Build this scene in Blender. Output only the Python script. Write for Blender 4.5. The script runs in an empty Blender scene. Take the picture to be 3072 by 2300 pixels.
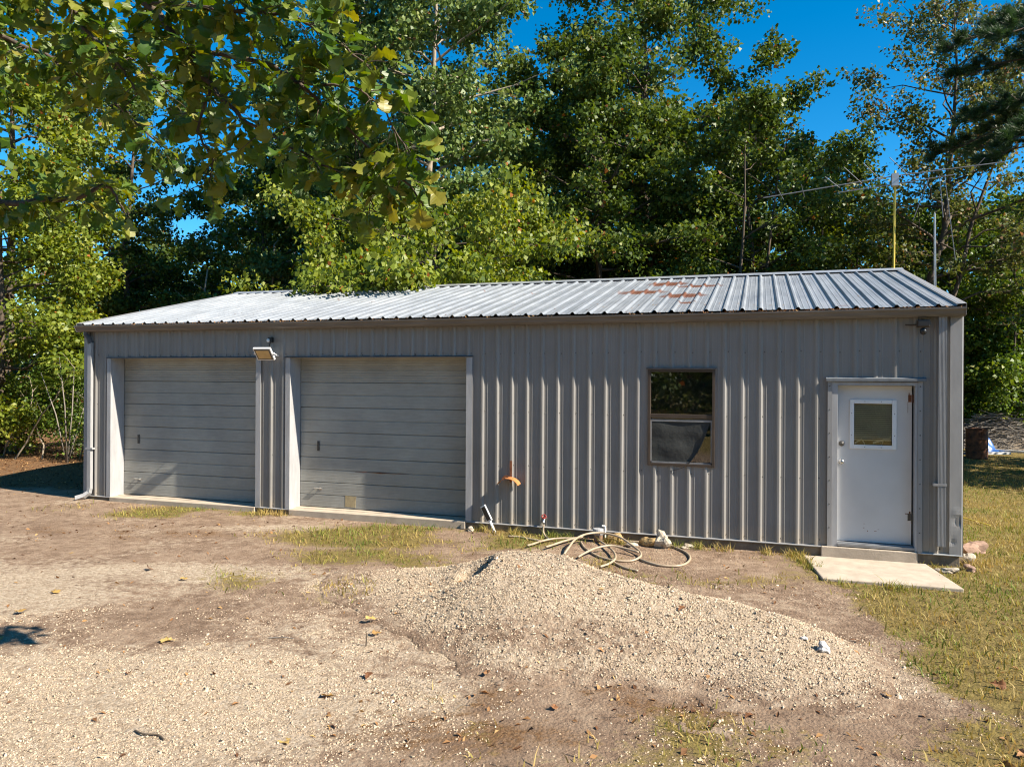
import bpy, math, random
import numpy as np
from mathutils import Vector, Matrix

# ------------------------------------------------------------------ camera
scn = bpy.context.scene
COL = scn.collection
cam_d = bpy.data.cameras.new('camera')
cam = bpy.data.objects.new('camera', cam_d)
COL.objects.link(cam)
scn.camera = cam
cam_d.sensor_width = 36.0
cam_d.lens = 2259.56 / 3072 * 36.0
cam_d.shift_y = -15.23 / 3072
cam_d.clip_start = 0.05
cam_d.clip_end = 2000
_yaw, _pit, _rol = -0.317074, 0.000718, 0.005645
_f = Vector((math.sin(_yaw) * math.cos(_pit), math.cos(_yaw) * math.cos(_pit), math.sin(_pit)))
_r = Vector((math.cos(_yaw), -math.sin(_yaw), 0))
_u = _r.cross(_f)
_r2 = math.cos(_rol) * _r + math.sin(_rol) * _u
_u2 = -math.sin(_rol) * _r + math.cos(_rol) * _u
_m = Matrix((_r2, _u2, -_f)).transposed().to_4x4()
_m.translation = Vector((11.1884, -10.4082, 2.1168))
cam.matrix_world = _m

# ------------------------------------------------------------------ world, sun, exposure
SUN = Vector((1.0, -0.16, 0.84)).normalized()
world = bpy.data.worlds.new('World')
scn.world = world
world.use_nodes = True
wn = world.node_tree
sky = wn.nodes.new('ShaderNodeTexSky')
sky.sky_type = 'NISHITA'
sky.sun_disc = False
sky.sun_elevation = math.asin(SUN.z)
sky.sun_rotation = math.atan2(SUN.x, SUN.y)
sky.altitude = 1500
sky.air_density = 0.9
sky.dust_density = 0.05
sky.ozone_density = 3.0
bg = wn.nodes['Background']
hs_ = wn.nodes.new('ShaderNodeHueSaturation')
hs_.inputs['Saturation'].default_value = 1.4
hs_.inputs['Hue'].default_value = 0.49
wn.links.new(sky.outputs[0], hs_.inputs['Color'])
wn.links.new(hs_.outputs[0], bg.inputs['Color'])
bg.inputs['Strength'].default_value = 0.089
sl = bpy.data.lights.new('sun', 'SUN')
sl.energy = 5.0
sl.angle = math.radians(0.53)
sl.color = (1.0, 0.905, 0.755)
sun = bpy.data.objects.new('sun', sl)
COL.objects.link(sun)
sun.rotation_euler = SUN.to_track_quat('Z', 'Y').to_euler()
sun.location = (30, -5, 30)
vs = scn.view_settings
vs.view_transform = 'Standard'
vs.look = 'None'
vs.exposure = 1.32
vs.gamma = 1.0
vs.use_curve_mapping = False
scn.render.engine = 'CYCLES'
scn.cycles.max_bounces = 8
scn.cycles.diffuse_bounces = 4
scn.cycles.transmission_bounces = 4
scn.cycles.use_denoising = True
scn.cycles.denoising_prefilter = 'ACCURATE'
scn.cycles.filter_width = 1.1

# ------------------------------------------------------------------ numeric helpers
rng = np.random.default_rng(7)

def _hash(ix, iy, s):
    h = (ix.astype(np.int64) * 374761393 + iy.astype(np.int64) * 668265263 + s * 1442695041) & 0xffffffff
    h = ((h ^ (h >> 13)) * 1274126177) & 0xffffffff
    return ((h ^ (h >> 16)) & 0xffff) / 65535.0

def vnoise(x, y, s=0):
    x = np.asarray(x, float); y = np.asarray(y, float)
    ix = np.floor(x); iy = np.floor(y); fx = x - ix; fy = y - iy
    fx = fx * fx * (3 - 2 * fx); fy = fy * fy * (3 - 2 * fy)
    a = _hash(ix, iy, s); b = _hash(ix + 1, iy, s); c = _hash(ix, iy + 1, s); d = _hash(ix + 1, iy + 1, s)
    return (a * (1 - fx) + b * fx) * (1 - fy) + (c * (1 - fx) + d * fx) * fy

def fbm(x, y, s=0, o=4):
    t = 0; a = 0.5; k = 1.0; n = 0
    for i in range(o):
        t = t + a * vnoise(np.asarray(x) * k, np.asarray(y) * k, s + i * 17); n += a; a *= 0.5; k *= 2.03
    return t / n

def sstep(a, b, x):
    t = np.clip((x - a) / (b - a), 0, 1)
    return t * t * (3 - 2 * t)

def gz(x, y):
    """height of the yard"""
    x = np.asarray(x, float); y = np.asarray(y, float)
    z = -0.06 - 0.006 * np.clip(x, -5, 18) + 0.012 * np.clip(y, -9, 0)
    z = z + (fbm(x * 0.35, y * 0.35, 3, 3) - 0.5) * 0.09 * sstep(0.2, 2.5, np.abs(y + 0.0)) + (fbm(x * 1.7, y * 1.7, 9, 3) - 0.5) * 0.03
    inside = sstep(0.05, 0.25, y) * sstep(8.9, 8.6, y) * sstep(-0.6, -0.1, x) * sstep(13.9, 13.5, x)
    return z - inside * 0.06

# ------------------------------------------------------------------ mesh helpers
def mesh_np(name, verts, faces, mat, parent=None, rnd=None, smooth=False, uvmask=None):
    """verts (N,3), faces (M,k) array of one size"""
    me = bpy.data.meshes.new(name)
    verts = np.ascontiguousarray(verts, np.float32); faces = np.ascontiguousarray(faces, np.int32)
    M, k = faces.shape
    me.vertices.add(len(verts)); me.vertices.foreach_set('co', verts.ravel())
    me.loops.add(M * k); me.loops.foreach_set('vertex_index', faces.ravel())
    me.polygons.add(M)
    me.polygons.foreach_set('loop_start', np.arange(0, M * k, k, dtype=np.int32))
    if rnd is not None:
        at = me.attributes.new('rnd', 'FLOAT', 'FACE'); at.data.foreach_set('value', np.ascontiguousarray(rnd, np.float32))
    if smooth:
        me.polygons.foreach_set('use_smooth', np.ones(M, bool))
    me.update(calc_edges=True)
    me.materials.append(mat)
    o = bpy.data.objects.new(name, me); COL.objects.link(o)
    if parent is not None: o.parent = parent
    return o

class MB:
    """collects simple shapes into one mesh"""
    def __init__(s): s.v = []; s.f = []
    def add(s, vs, fs):
        b = len(s.v); s.v += [tuple(map(float, q)) for q in vs]; s.f += [tuple(b + i for i in q) for q in fs]; return s
    def box(s, x0, x1, y0, y1, z0, z1):
        return s.add([(x0,y0,z0),(x1,y0,z0),(x1,y1,z0),(x0,y1,z0),(x0,y0,z1),(x1,y0,z1),(x1,y1,z1),(x0,y1,z1)],
                     [(0,3,2,1),(4,5,6,7),(0,1,5,4),(1,2,6,5),(2,3,7,6),(3,0,4,7)])
    def prism(s, pts, axis, a, b):
        """closed polygon pts (2-D) swept along axis from a to b; for axis x pts=(y,z); y: (x,z); z: (x,y)"""
        def P(q, t): return (t, q[0], q[1]) if axis == 'x' else (q[0], t, q[1]) if axis == 'y' else (q[0], q[1], t)
        n = len(pts); vs = [P(q, a) for q in pts] + [P(q, b) for q in pts]
        fs = [(i, (i + 1) % n, n + (i + 1) % n, n + i) for i in range(n)] + [tuple(range(n - 1, -1, -1)), tuple(range(n, 2 * n))]
        return s.add(vs, fs)
    def tube(s, path, rad, n=8, cap=True):
        path = [Vector(q) for q in path]; m = len(path)
        if not hasattr(rad, '__len__'): rad = [rad] * m
        vs = []; fs = []; ref = None
        for i, q in enumerate(path):
            t = (path[min(i + 1, m - 1)] - path[max(i - 1, 0)]).normalized()
            if ref is None:
                ref = t.orthogonal().normalized()
            ref = (ref - t * ref.dot(t)).normalized(); b = t.cross(ref)
            for k in range(n):
                a = 2 * math.pi * k / n; vs.append(q + (ref * math.cos(a) + b * math.sin(a)) * rad[i])
        for i in range(m - 1):
            for k in range(n):
                fs.append((i * n + k, i * n + (k + 1) % n, (i + 1) * n + (k + 1) % n, (i + 1) * n + k))
        if cap:
            fs.append(tuple(range(n - 1, -1, -1))); fs.append(tuple((m - 1) * n + k for k in range(n)))
        return s.add(vs, fs)
    def lathe(s, prof, c, n=16):
        """prof list of (r,z) turned round a vertical axis through c"""
        vs = []; fs = []
        for r, z in prof:
            for k in range(n):
                a = 2 * math.pi * k / n; vs.append((c[0] + r * math.cos(a), c[1] + r * math.sin(a), c[2] + z))
        for i in range(len(prof) - 1):
            for k in range(n): fs.append((i*n+k, i*n+(k+1)%n, (i+1)*n+(k+1)%n, (i+1)*n+k))
        fs.append(tuple(range(n-1,-1,-1))); fs.append(tuple((len(prof)-1)*n+k for k in range(n)))
        return s.add(vs, fs)
    def build(s, name, mat, parent=None, smooth=False, bevel=0.0):
        me = bpy.data.meshes.new(name); me.from_pydata(s.v, [], s.f); me.materials.append(mat)
        if smooth: me.polygons.foreach_set('use_smooth', [True] * len(me.polygons))
        me.update()
        o = bpy.data.objects.new(name, me); COL.objects.link(o)
        if parent is not None: o.parent = parent
        if bevel:
            md = o.modifiers.new('bevel', 'BEVEL'); md.width = bevel; md.segments = 2; md.limit_method = 'ANGLE'
        return o

def empty(name, loc=(0, 0, 0), parent=None):
    o = bpy.data.objects.new(name, None); COL.objects.link(o); o.location = loc; o.empty_display_size = 0.1
    if parent is not None: o.parent = parent
    return o

def tag(o, label=None, cat=None, group=None, kind=None):
    if label: o['label'] = label
    if cat: o['category'] = cat
    if group: o['group'] = group
    if kind: o['kind'] = kind
    return o

def spline(pts, n=6):
    """Catmull-Rom through pts"""
    P = [Vector(q) for q in pts]; P = [P[0] * 2 - P[1]] + P + [P[-1] * 2 - P[-2]]; out = []
    for i in range(1, len(P) - 2):
        for k in range(n):
            t = k / n
            out.append(0.5 * ((2 * P[i]) + (P[i+1] - P[i-1]) * t + (2*P[i-1] - 5*P[i] + 4*P[i+1] - P[i+2]) * t*t + (3*P[i] - P[i-1] - 3*P[i+1] + P[i+2]) * t**3))
    out.append(P[-2]); return out

# ------------------------------------------------------------------ materials
def _nt(name):
    m = bpy.data.materials.new(name); m.use_nodes = True
    return m, m.node_tree, m.node_tree.nodes['Principled BSDF']

def ramp(nt, stops, interp='LINEAR'):
    r = nt.nodes.new('ShaderNodeValToRGB'); cr = r.color_ramp; cr.interpolation = interp
    while len(cr.elements) < len(stops): cr.elements.new(0.5)
    for e, (p, c) in zip(cr.elements, stops):
        e.position = p; e.color = (*c, 1) if len(c) == 3 else c
    return r

def noise(nt, scale, detail=4, rough=0.55, vec=None, stretch=None):
    n = nt.nodes.new('ShaderNodeTexNoise'); n.inputs['Scale'].default_value = scale; n.inputs['Detail'].default_value = detail; n.inputs['Roughness'].default_value = rough
    if vec is None:
        g = nt.nodes.new('ShaderNodeNewGeometry'); vec = g.outputs['Position']
    if stretch:
        mp = nt.nodes.new('ShaderNodeMapping'); mp.inputs['Scale'].default_value = stretch; nt.links.new(vec, mp.inputs['Vector']); vec = mp.outputs[0]
    nt.links.new(vec, n.inputs['Vector']); return n

def mixc(nt, fac, a, b, mode='MIX'):
    m = nt.nodes.new('ShaderNodeMix'); m.data_type = 'RGBA'; m.blend_type = mode
    for sock, v in ((m.inputs[0], fac), (m.inputs[6], a), (m.inputs[7], b)):
        if hasattr(v, 'is_output') or hasattr(v, 'links'): nt.links.new(v, sock)
        elif isinstance(v, (int, float)): sock.default_value = v
        else: sock.default_value = (*v, 1)
    return m.outputs[2]

def math_n(nt, op, a, b=None, c=None):
    m = nt.nodes.new('ShaderNodeMath'); m.operation = op
    for i, v in enumerate((a, b, c)):
        if v is None: continue
        if isinstance(v, (int, float)): m.inputs[i].default_value = v
        else: nt.links.new(v, m.inputs[i])
    return m.outputs[0]

def bump(nt, bs, h, strength=0.3, dist=0.01):
    b = nt.nodes.new('ShaderNodeBump'); b.inputs['Strength'].default_value = strength; b.inputs['Distance'].default_value = dist
    nt.links.new(h, b.inputs['Height']); nt.links.new(b.outputs[0], bs.inputs['Normal'])

def mat(name, col, rough=0.6, metal=0.0, var=0.25, scale=6.0, col2=None, stretch=None, bumps=0.0, bscale=40, spec=0.5):
    """painted / weathered plain surface with mottled colour"""
    m, nt, bs = _nt(name)
    n = noise(nt, scale, 6, 0.6, stretch=stretch)
    c2 = col2 or tuple(c * (1 - var) for c in col)
    r = ramp(nt, [(0.32, c2), (0.68, col)])
    nt.links.new(n.outputs[0], r.inputs[0]); nt.links.new(r.outputs[0], bs.inputs['Base Color'])
    bs.inputs['Roughness'].default_value = rough; bs.inputs['Metallic'].default_value = metal; bs.inputs['Specular IOR Level'].default_value = spec
    if bumps:
        n2 = noise(nt, bscale, 5, 0.6); bump(nt, bs, n2.outputs[0], bumps, 0.01)
    return m

def leaf_mat(name, stops, trans=0.27, rough=0.47, spec=0.3):
    m, nt, bs = _nt(name)
    at = nt.nodes.new('ShaderNodeAttribute'); at.attribute_name = 'rnd'
    r = ramp(nt, stops); nt.links.new(at.outputs['Fac'], r.inputs[0])
    nt.links.new(r.outputs[0], bs.inputs['Base Color']); bs.inputs['Roughness'].default_value = rough; bs.inputs['Specular IOR Level'].default_value = spec
    tr = nt.nodes.new('ShaderNodeBsdfTranslucent')
    hs = nt.nodes.new('ShaderNodeHueSaturation'); hs.inputs['Saturation'].default_value = 1.15; hs.inputs['Value'].default_value = 1.6; hs.inputs['Hue'].default_value = 0.485
    nt.links.new(r.outputs[0], hs.inputs['Color']); nt.links.new(hs.outputs[0], tr.inputs['Color'])
    mx = nt.nodes.new('ShaderNodeMixShader'); mx.inputs[0].default_value = trans
    nt.links.new(bs.outputs[0], mx.inputs[1]); nt.links.new(tr.outputs[0], mx.inputs[2])
    nt.links.new(mx.outputs[0], nt.nodes['Material Output'].inputs['Surface'])
    return m

M = {}
# siding: tan-grey paint with vertical rain streaks
def siding_mat():
    m, nt, bs = _nt('siding_paint')
    n = noise(nt, 2.0, 5, 0.55, stretch=(6, 6, 0.35)); n2 = noise(nt, 1.3, 4, 0.6)
    r = ramp(nt, [(0.25, (0.200, 0.192, 0.184)), (0.75, (0.250, 0.241, 0.231))]); nt.links.new(n.outputs[0], r.inputs[0])
    r2 = ramp(nt, [(0.35, (0.9, 0.89, 0.87)), (0.65, (1, 1, 1))]); nt.links.new(n2.outputs[0], r2.inputs[0])
    c = mixc(nt, 1.0, r.outputs[0], r2.outputs[0], 'MULTIPLY')
    # splash-back dirt near the ground
    g = nt.nodes.new('ShaderNodeNewGeometry'); sx = nt.nodes.new('ShaderNodeSeparateXYZ'); nt.links.new(g.outputs['Position'], sx.inputs[0])
    n3 = noise(nt, 5.0, 5, 0.65)
    h = math_n(nt, 'SUBTRACT', math_n(nt, 'MULTIPLY', n3.outputs[0], 0.45), sx.outputs['Z'])
    h = math_n(nt, 'MULTIPLY', h, 2.6); h = math_n(nt, 'MINIMUM', math_n(nt, 'MAXIMUM', h, 0.0), 0.55)
    c = mixc(nt, h, c, (0.30, 0.25, 0.19))
    nt.links.new(c, bs.inputs['Base Color']); bs.inputs['Roughness'].default_value = 0.5
    n4 = noise(nt, 1.6, 3, 0.5); bump(nt, bs, n4.outputs[0], 0.25, 0.02)
    return m
M['siding'] = siding_mat()
M['trim'] = mat('trim_paint', (0.28, 0.275, 0.275), 0.45, 0, 0.18, 2.5, stretch=(5, 5, 1))
M['bluetrim'] = mat('jamb_paint', (0.36, 0.36, 0.37), 0.5, 0, 0.2, 3.0, stretch=(5, 5, 1))
M['gutter'] = mat('gutter_paint', (0.15, 0.135, 0.12), 0.45, 0, 0.35, 2.0, stretch=(1, 6, 6))
M['dark_flash'] = mat('dark_flashing', (0.10, 0.10, 0.105), 0.5, 0, 0.4, 8)
M['galv'] = mat('galvanised_steel', (0.55, 0.56, 0.57), 0.4, 0.6, 0.25, 12)
M['white'] = mat('white_paint', (0.72, 0.73, 0.74), 0.45, 0, 0.08, 3)
M['doorwhite'] = mat('entry_door_paint', (0.56, 0.56, 0.56), 0.42, 0, 0.10, 2.2, bumps=0.04, bscale=3)
M['downspout'] = mat('downspout_paint', (0.34, 0.34, 0.345), 0.4, 0, 0.2, 4, stretch=(6, 6, 1))
M['concrete'] = mat('concrete', (0.46, 0.385, 0.30), 0.9, 0, 0.32, 5, col2=(0.34, 0.28, 0.215), bumps=0.35, bscale=60)
M['footing'] = mat('dirty_footing', (0.24, 0.19, 0.135), 0.9, 0, 0.5, 7, bumps=0.4, bscale=50)
M['headflash'] = mat('blue_grey_flashing', (0.17, 0.185, 0.205), 0.5, 0, 0.4, 9)
M['bronze'] = mat('bronze_window_frame', (0.06, 0.043, 0.032), 0.45, 0.0, 0.3, 6)
M['black'] = mat('black_plastic', (0.02, 0.02, 0.022), 0.4, 0, 0.2, 9)
M['chrome'] = mat('brushed_metal', (0.55, 0.55, 0.54), 0.25, 0.9, 0.2, 20)
M['screw'] = mat('screw_head', (0.09, 0.085, 0.08), 0.5, 0.5, 0.2, 20)
M['hose'] = mat('hose_rubber', (0.42, 0.33, 0.23), 0.45, 0, 0.35, 9, bumps=0.1, bscale=30)
M['rust'] = mat('rusty_iron', (0.30, 0.11, 0.045), 0.8, 0.1, 0.6, 7, col2=(0.05, 0.022, 0.014), bumps=0.3, bscale=30)
M['orange'] = mat('orange_rust_paint', (0.50, 0.19, 0.06), 0.6, 0, 0.35, 16)
M['yellow'] = mat('yellow_paint', (0.62, 0.47, 0.06), 0.5, 0, 0.3, 5)
M['alu'] = mat('weathered_aluminium', (0.26, 0.265, 0.275), 0.45, 0.3, 0.25, 8)
M['pvc'] = mat('grey_pvc', (0.36, 0.36, 0.37), 0.5, 0, 0.2, 12)
M['terracotta'] = mat('brown_clay_pipe', (0.22, 0.13, 0.085), 0.7, 0, 0.3, 14)
M['amber'] = mat('amber_glass', (0.60, 0.42, 0.20), 0.25, 0, 0.2, 8)
M['card'] = mat('tan_patch', (0.36, 0.29, 0.17), 0.8, 0, 0.3, 18)
M['wood'] = mat('old_wood', (0.30, 0.19, 0.105), 0.8, 0, 0.4, 4, stretch=(1, 20, 20), bumps=0.3)
M['greywood'] = mat('grey_wood', (0.26, 0.225, 0.19), 0.85, 0, 0.35, 12)
M['tarp'] = mat('blue_tarp', (0.03, 0.12, 0.40), 0.4, 0, 0.3, 8)
M['limestone'] = mat('tan_limestone', (0.46, 0.31, 0.13), 0.85, 0, 0.5, 11, col2=(0.20, 0.13, 0.06), bumps=0.7, bscale=25)
M['palestone'] = mat('pale_stone', (0.50, 0.44, 0.35), 0.85, 0, 0.45, 12, col2=(0.24, 0.19, 0.14), bumps=0.7, bscale=25)
M['whitestone'] = mat('white_grey_stone', (0.60, 0.58, 0.55), 0.8, 0, 0.45, 22, col2=(0.25, 0.24, 0.24), bumps=0.6, bscale=30)
M['pinkstone'] = mat('reddish_stone', (0.38, 0.24, 0.17), 0.85, 0, 0.4, 14, bumps=0.6, bscale=25)
M['bark'] = mat('bark', (0.115, 0.085, 0.06), 0.95, 0, 0.6, 9, stretch=(3, 3, 0.7), bumps=0.8, bscale=18)
M['palebark'] = mat('pale_bark', (0.34, 0.28, 0.21), 0.9, 0, 0.5, 7, stretch=(3, 3, 0.7), bumps=0.6, bscale=18)
M['blind'] = mat('vinyl_blind', (0.85, 0.78, 0.56), 0.6, 0, 0.10, 6)
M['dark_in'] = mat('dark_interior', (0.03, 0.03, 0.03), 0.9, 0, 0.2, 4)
M['plaster'] = mat('interior_lining', (0.25, 0.24, 0.22), 0.9, 0, 0.2, 4)

def garage_door_mat():
    m, nt, bs = _nt('garage_door_paint')
    n = noise(nt, 1.1, 5, 0.6); n2 = noise(nt, 4, 6, 0.65, stretch=(1, 1, 6)); n3 = noise(nt, 14, 5, 0.7)
    r = ramp(nt, [(0.3, (0.245, 0.25, 0.235)), (0.7, (0.36, 0.365, 0.34))]); nt.links.new(n.outputs[0], r.inputs[0])
    r2 = ramp(nt, [(0.36, (0.90, 0.90, 0.89)), (0.60, (1, 1, 1))]); nt.links.new(n2.outputs[0], r2.inputs[0])
    c = mixc(nt, 1.0, r.outputs[0], r2.outputs[0], 'MULTIPLY')
    # grime where hands and splashes reach, low on the door
    g = nt.nodes.new('ShaderNodeNewGeometry'); sx = nt.nodes.new('ShaderNodeSeparateXYZ'); nt.links.new(g.outputs['Position'], sx.inputs[0])
    h = math_n(nt, 'SUBTRACT', 1.0, math_n(nt, 'MULTIPLY', sx.outputs['Z'], 1.1))
    h = math_n(nt, 'MAXIMUM', h, 0.0)
    h = math_n(nt, 'MULTIPLY', h, math_n(nt, 'MULTIPLY', n3.outputs[0], 0.75))
    c = mixc(nt, h, c, (0.17, 0.16, 0.15))
    nt.links.new(c, bs.inputs['Base Color']); bs.inputs['Roughness'].default_value = 0.5
    return m
M['gdoor'] = garage_door_mat()

def roof_mat():
    m, nt, bs = _nt('galvanised_roof_sheet')
    n = noise(nt, 1.2, 5, 0.6); n2 = noise(nt, 26, 3, 0.6); n5 = noise(nt, 2.2, 5, 0.6, stretch=(8, 0.6, 0.6))
    r = ramp(nt, [(0.3, (0.29, 0.315, 0.345)), (0.7, (0.41, 0.43, 0.45))]); nt.links.new(n.outputs[0], r.inputs[0])
    r2 = ramp(nt, [(0.3, (0.84, 0.84, 0.85)), (0.7, (1, 1, 1))]); nt.links.new(n2.outputs[0], r2.inputs[0])
    r5 = ramp(nt, [(0.35, (0.78, 0.78, 0.78)), (0.6, (1, 1, 1))]); nt.links.new(n5.outputs[0], r5.inputs[0])
    c = mixc(nt, 1.0, r.outputs[0], r2.outputs[0], 'MULTIPLY'); c = mixc(nt, 1.0, c, r5.outputs[0], 'MULTIPLY')
    g = nt.nodes.new('ShaderNodeNewGeometry')
    tot = None
    for (cx, cy, rx, ry, w) in [(9.32, 2.2, .58, .36, 1.25), (9.62, 3.3, .46, .40, 1.4), (10.05, 1.62, .46, .34, 1.4), (10.2, 2.85, .58, .27, 1.15), (10.18, .8, .2, .16, 1.1),
                                (6.2, 3.1, .5, .12, .62), (7.3, 2.45, .35, .13, .66), (12.2, .15, .25, .08, .8), (9.0, 1.2, .5, .2, .45), (12.55, 2.6, .15, .1, .5), (3.4, 2.4, .3, .15, .6)]:
        mp = nt.nodes.new('ShaderNodeMapping'); mp.vector_type = 'POINT'
        mp.inputs['Location'].default_value = (-cx / rx, -cy / ry, 0); mp.inputs['Scale'].default_value = (1 / rx, 1 / ry, 0)
        nt.links.new(g.outputs['Position'], mp.inputs['Vector'])
        ln = nt.nodes.new('ShaderNodeVectorMath'); ln.operation = 'LENGTH'; nt.links.new(mp.outputs[0], ln.inputs[0])
        v = math_n(nt, 'MAXIMUM', math_n(nt, 'MULTIPLY', math_n(nt, 'SUBTRACT', 1.25, ln.outputs['Value']), w), 0.0)
        tot = v if tot is None else math_n(nt, 'MAXIMUM', tot, v)
    n3 = noise(nt, 9, 9, 0.85, stretch=(0.8, 1.8, 1))
    rr = math_n(nt, 'MULTIPLY', tot, n3.outputs[0])
    rk = ramp(nt, [(0.28, (0, 0, 0)), (0.36, (.55, .55, .55)), (0.52, (1, 1, 1))]); nt.links.new(rr, rk.inputs[0])
    n4 = noise(nt, 22, 5, 0.7); rc = ramp(nt, [(0.35, (0.10, 0.035, 0.02)), (0.65, (0.26, 0.105, 0.05))]); nt.links.new(n4.outputs[0], rc.inputs[0])
    c2 = mixc(nt, rk.outputs[0], c, rc.outputs[0])
    nt.links.new(c2, bs.inputs['Base Color'])
    bs.inputs['Metallic'].default_value = 0.35; bs.inputs['Roughness'].default_value = 0.42
    return m
M['roof'] = roof_mat()

def glass_mat(name, tint, rough=0.02, alpha_mix=0.5):
    m, nt, bs = _nt(name)
    nt.nodes.remove(bs)
    gl = nt.nodes.new('ShaderNodeBsdfGlossy'); gl.inputs['Roughness'].default_value = rough
    tr = nt.nodes.new('ShaderNodeBsdfTransparent'); tr.inputs['Color'].default_value = (*tint, 1)
    fr = nt.nodes.new('ShaderNodeFresnel'); fr.inputs['IOR'].default_value = 1.55
    mx = nt.nodes.new('ShaderNodeMixShader')
    k = math_n(nt, 'ADD', math_n(nt, 'MULTIPLY', fr.outputs[0], 1.6), alpha_mix)
    nt.links.new(k, mx.inputs[0]); nt.links.new(tr.outputs[0], mx.inputs[1]); nt.links.new(gl.outputs[0], mx.inputs[2])
    nt.links.new(mx.outputs[0], nt.nodes['Material Output'].inputs['Surface'])
    return m
M['pane'] = glass_mat('window_glass', (0.95, 0.965, 0.95), 0.015, 0.02)

def screen_mat():
    m, nt, bs = _nt('insect_screen')
    n = noise(nt, 9, 5, 0.6)
    r = ramp(nt, [(0.3, (0.018, 0.020, 0.019)), (0.7, (0.034, 0.036, 0.034))]); nt.links.new(n.outputs[0], r.inputs[0])
    nt.links.new(r.outputs[0], bs.inputs['Base Color']); bs.inputs['Roughness'].default_value = 0.75
    bump(nt, bs, n.outputs[0], 0.4, 0.02)
    return m
M['screen'] = screen_mat()

def ground_mat():
    m, nt, bs = _nt('yard_soil')
    at = nt.nodes.new('ShaderNodeAttribute'); at.attribute_name = 'gmask'
    sp = nt.nodes.new('ShaderNodeSeparateColor'); nt.links.new(at.outputs['Color'], sp.inputs[0])
    n1 = noise(nt, 0.8, 6, 0.6); n2 = noise(nt, 9, 6, 0.7); n3 = noise(nt, 62, 6, 0.75); n4 = noise(nt, 2.6, 5, 0.65)
    dirt = ramp(nt, [(0.30, (0.11, 0.066, 0.043)), (0.47, (0.26, 0.178, 0.122)), (0.68, (0.44, 0.33, 0.235))]); nt.links.new(math_n(nt, 'MULTIPLY_ADD', n2.outputs[0], 0.55, math_n(nt, 'MULTIPLY', n4.outputs[0], 0.45)), dirt.inputs[0])
    vo = nt.nodes.new('ShaderNodeTexVoronoi'); vo.inputs['Scale'].default_value = 38
    g = nt.nodes.new('ShaderNodeNewGeometry'); nt.links.new(g.outputs['Position'], vo.inputs['Vector'])
    sv = nt.nodes.new('ShaderNodeSeparateColor'); nt.links.new(vo.outputs['Color'], sv.inputs[0])
    grav = ramp(nt, [(0.1, (0.28, 0.205, 0.14)), (0.5, (0.46, 0.36, 0.26)), (0.9, (0.58, 0.48, 0.37))]); nt.links.new(math_n(nt, 'MULTIPLY_ADD', sv.outputs[0], 0.55, math_n(nt, 'MULTIPLY', n3.outputs[0], 0.45)), grav.inputs[0])
    grass = ramp(nt, [(0.3, (0.12, 0.085, 0.032)), (0.55, (0.22, 0.165, 0.055)), (0.75, (0.30, 0.23, 0.09))]); nt.links.new(n2.outputs[0], grass.inputs[0])
    lit = ramp(nt, [(0.3, (0.07, 0.035, 0.018)), (0.5, (0.18, 0.10, 0.05)), (0.72, (0.33, 0.20, 0.10))]); nt.links.new(n3.outputs[0], lit.inputs[0])
    br = math_n(nt, 'SUBTRACT', n2.outputs[0], 0.5)
    def edge(ch, k=1.7, a=0.30, b=0.66):
        v = math_n(nt, 'MULTIPLY_ADD', br, k, ch); r = ramp(nt, [(a, (0, 0, 0)), (b, (1, 1, 1))]); nt.links.new(v, r.inputs[0]); return r.outputs[0]
    c = mixc(nt, edge(sp.outputs[1]), dirt.outputs[0], grav.outputs[0])
    c = mixc(nt, edge(sp.outputs[2]), c, lit.outputs[0])
    c = mixc(nt, edge(sp.outputs[0]), c, grass.outputs[0])
    nt.links.new(c, bs.inputs['Base Color']); bs.inputs['Roughness'].default_value = 0.95; bs.inputs['Specular IOR Level'].default_value = 0.15
    hh = math_n(nt, 'ADD', math_n(nt, 'MULTIPLY', n3.outputs[0], 0.6), math_n(nt, 'MULTIPLY', n2.outputs[0], 0.7))
    hh = math_n(nt, 'SUBTRACT', hh, math_n(nt, 'MULTIPLY', vo.outputs['Distance'], 0.35))
    bump(nt, bs, hh, 1.0, 0.05)
    return m
M['ground'] = ground_mat()

def stone_mat(name, stops):
    m, nt, bs = _nt(name)
    at = nt.nodes.new('ShaderNodeAttribute'); at.attribute_name = 'rnd'
    r = ramp(nt, stops); nt.links.new(at.outputs['Fac'], r.inputs[0]); nt.links.new(r.outputs[0], bs.inputs['Base Color'])
    bs.inputs['Roughness'].default_value = 0.9; bs.inputs['Specular IOR Level'].default_value = 0.2
    return m
M['gravel'] = stone_mat('gravel_chips', [(0.0, (0.26, 0.185, 0.125)), (0.3, (0.40, 0.31, 0.22)), (0.75, (0.48, 0.385, 0.285)), (0.95, (0.53, 0.44, 0.34)), (1.0, (0.60, 0.56, 0.52))])
M['grass'] = leaf_mat('grass_blades', [(0.0, (0.42, 0.30, 0.12)), (0.4, (0.33, 0.26, 0.075)), (0.62, (0.20, 0.205, 0.042)), (1.0, (0.10, 0.155, 0.028))], 0.25, 0.6, 0.25)
M['litter'] = leaf_mat('dead_leaves', [(0.0, (0.09, 0.04, 0.02)), (0.4, (0.20, 0.10, 0.045)), (0.75, (0.33, 0.18, 0.075)), (1.0, (0.45, 0.30, 0.13))], 0.15, 0.7, 0.2)
M['oak'] = leaf_mat('oak_leaves', [(0.0, (0.026, 0.048, 0.010)), (0.45, (0.062, 0.100, 0.017)), (0.8, (0.122, 0.165, 0.030)), (0.96, (0.185, 0.200, 0.045)), (1.0, (0.20, 0.09, 0.03))])
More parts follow.
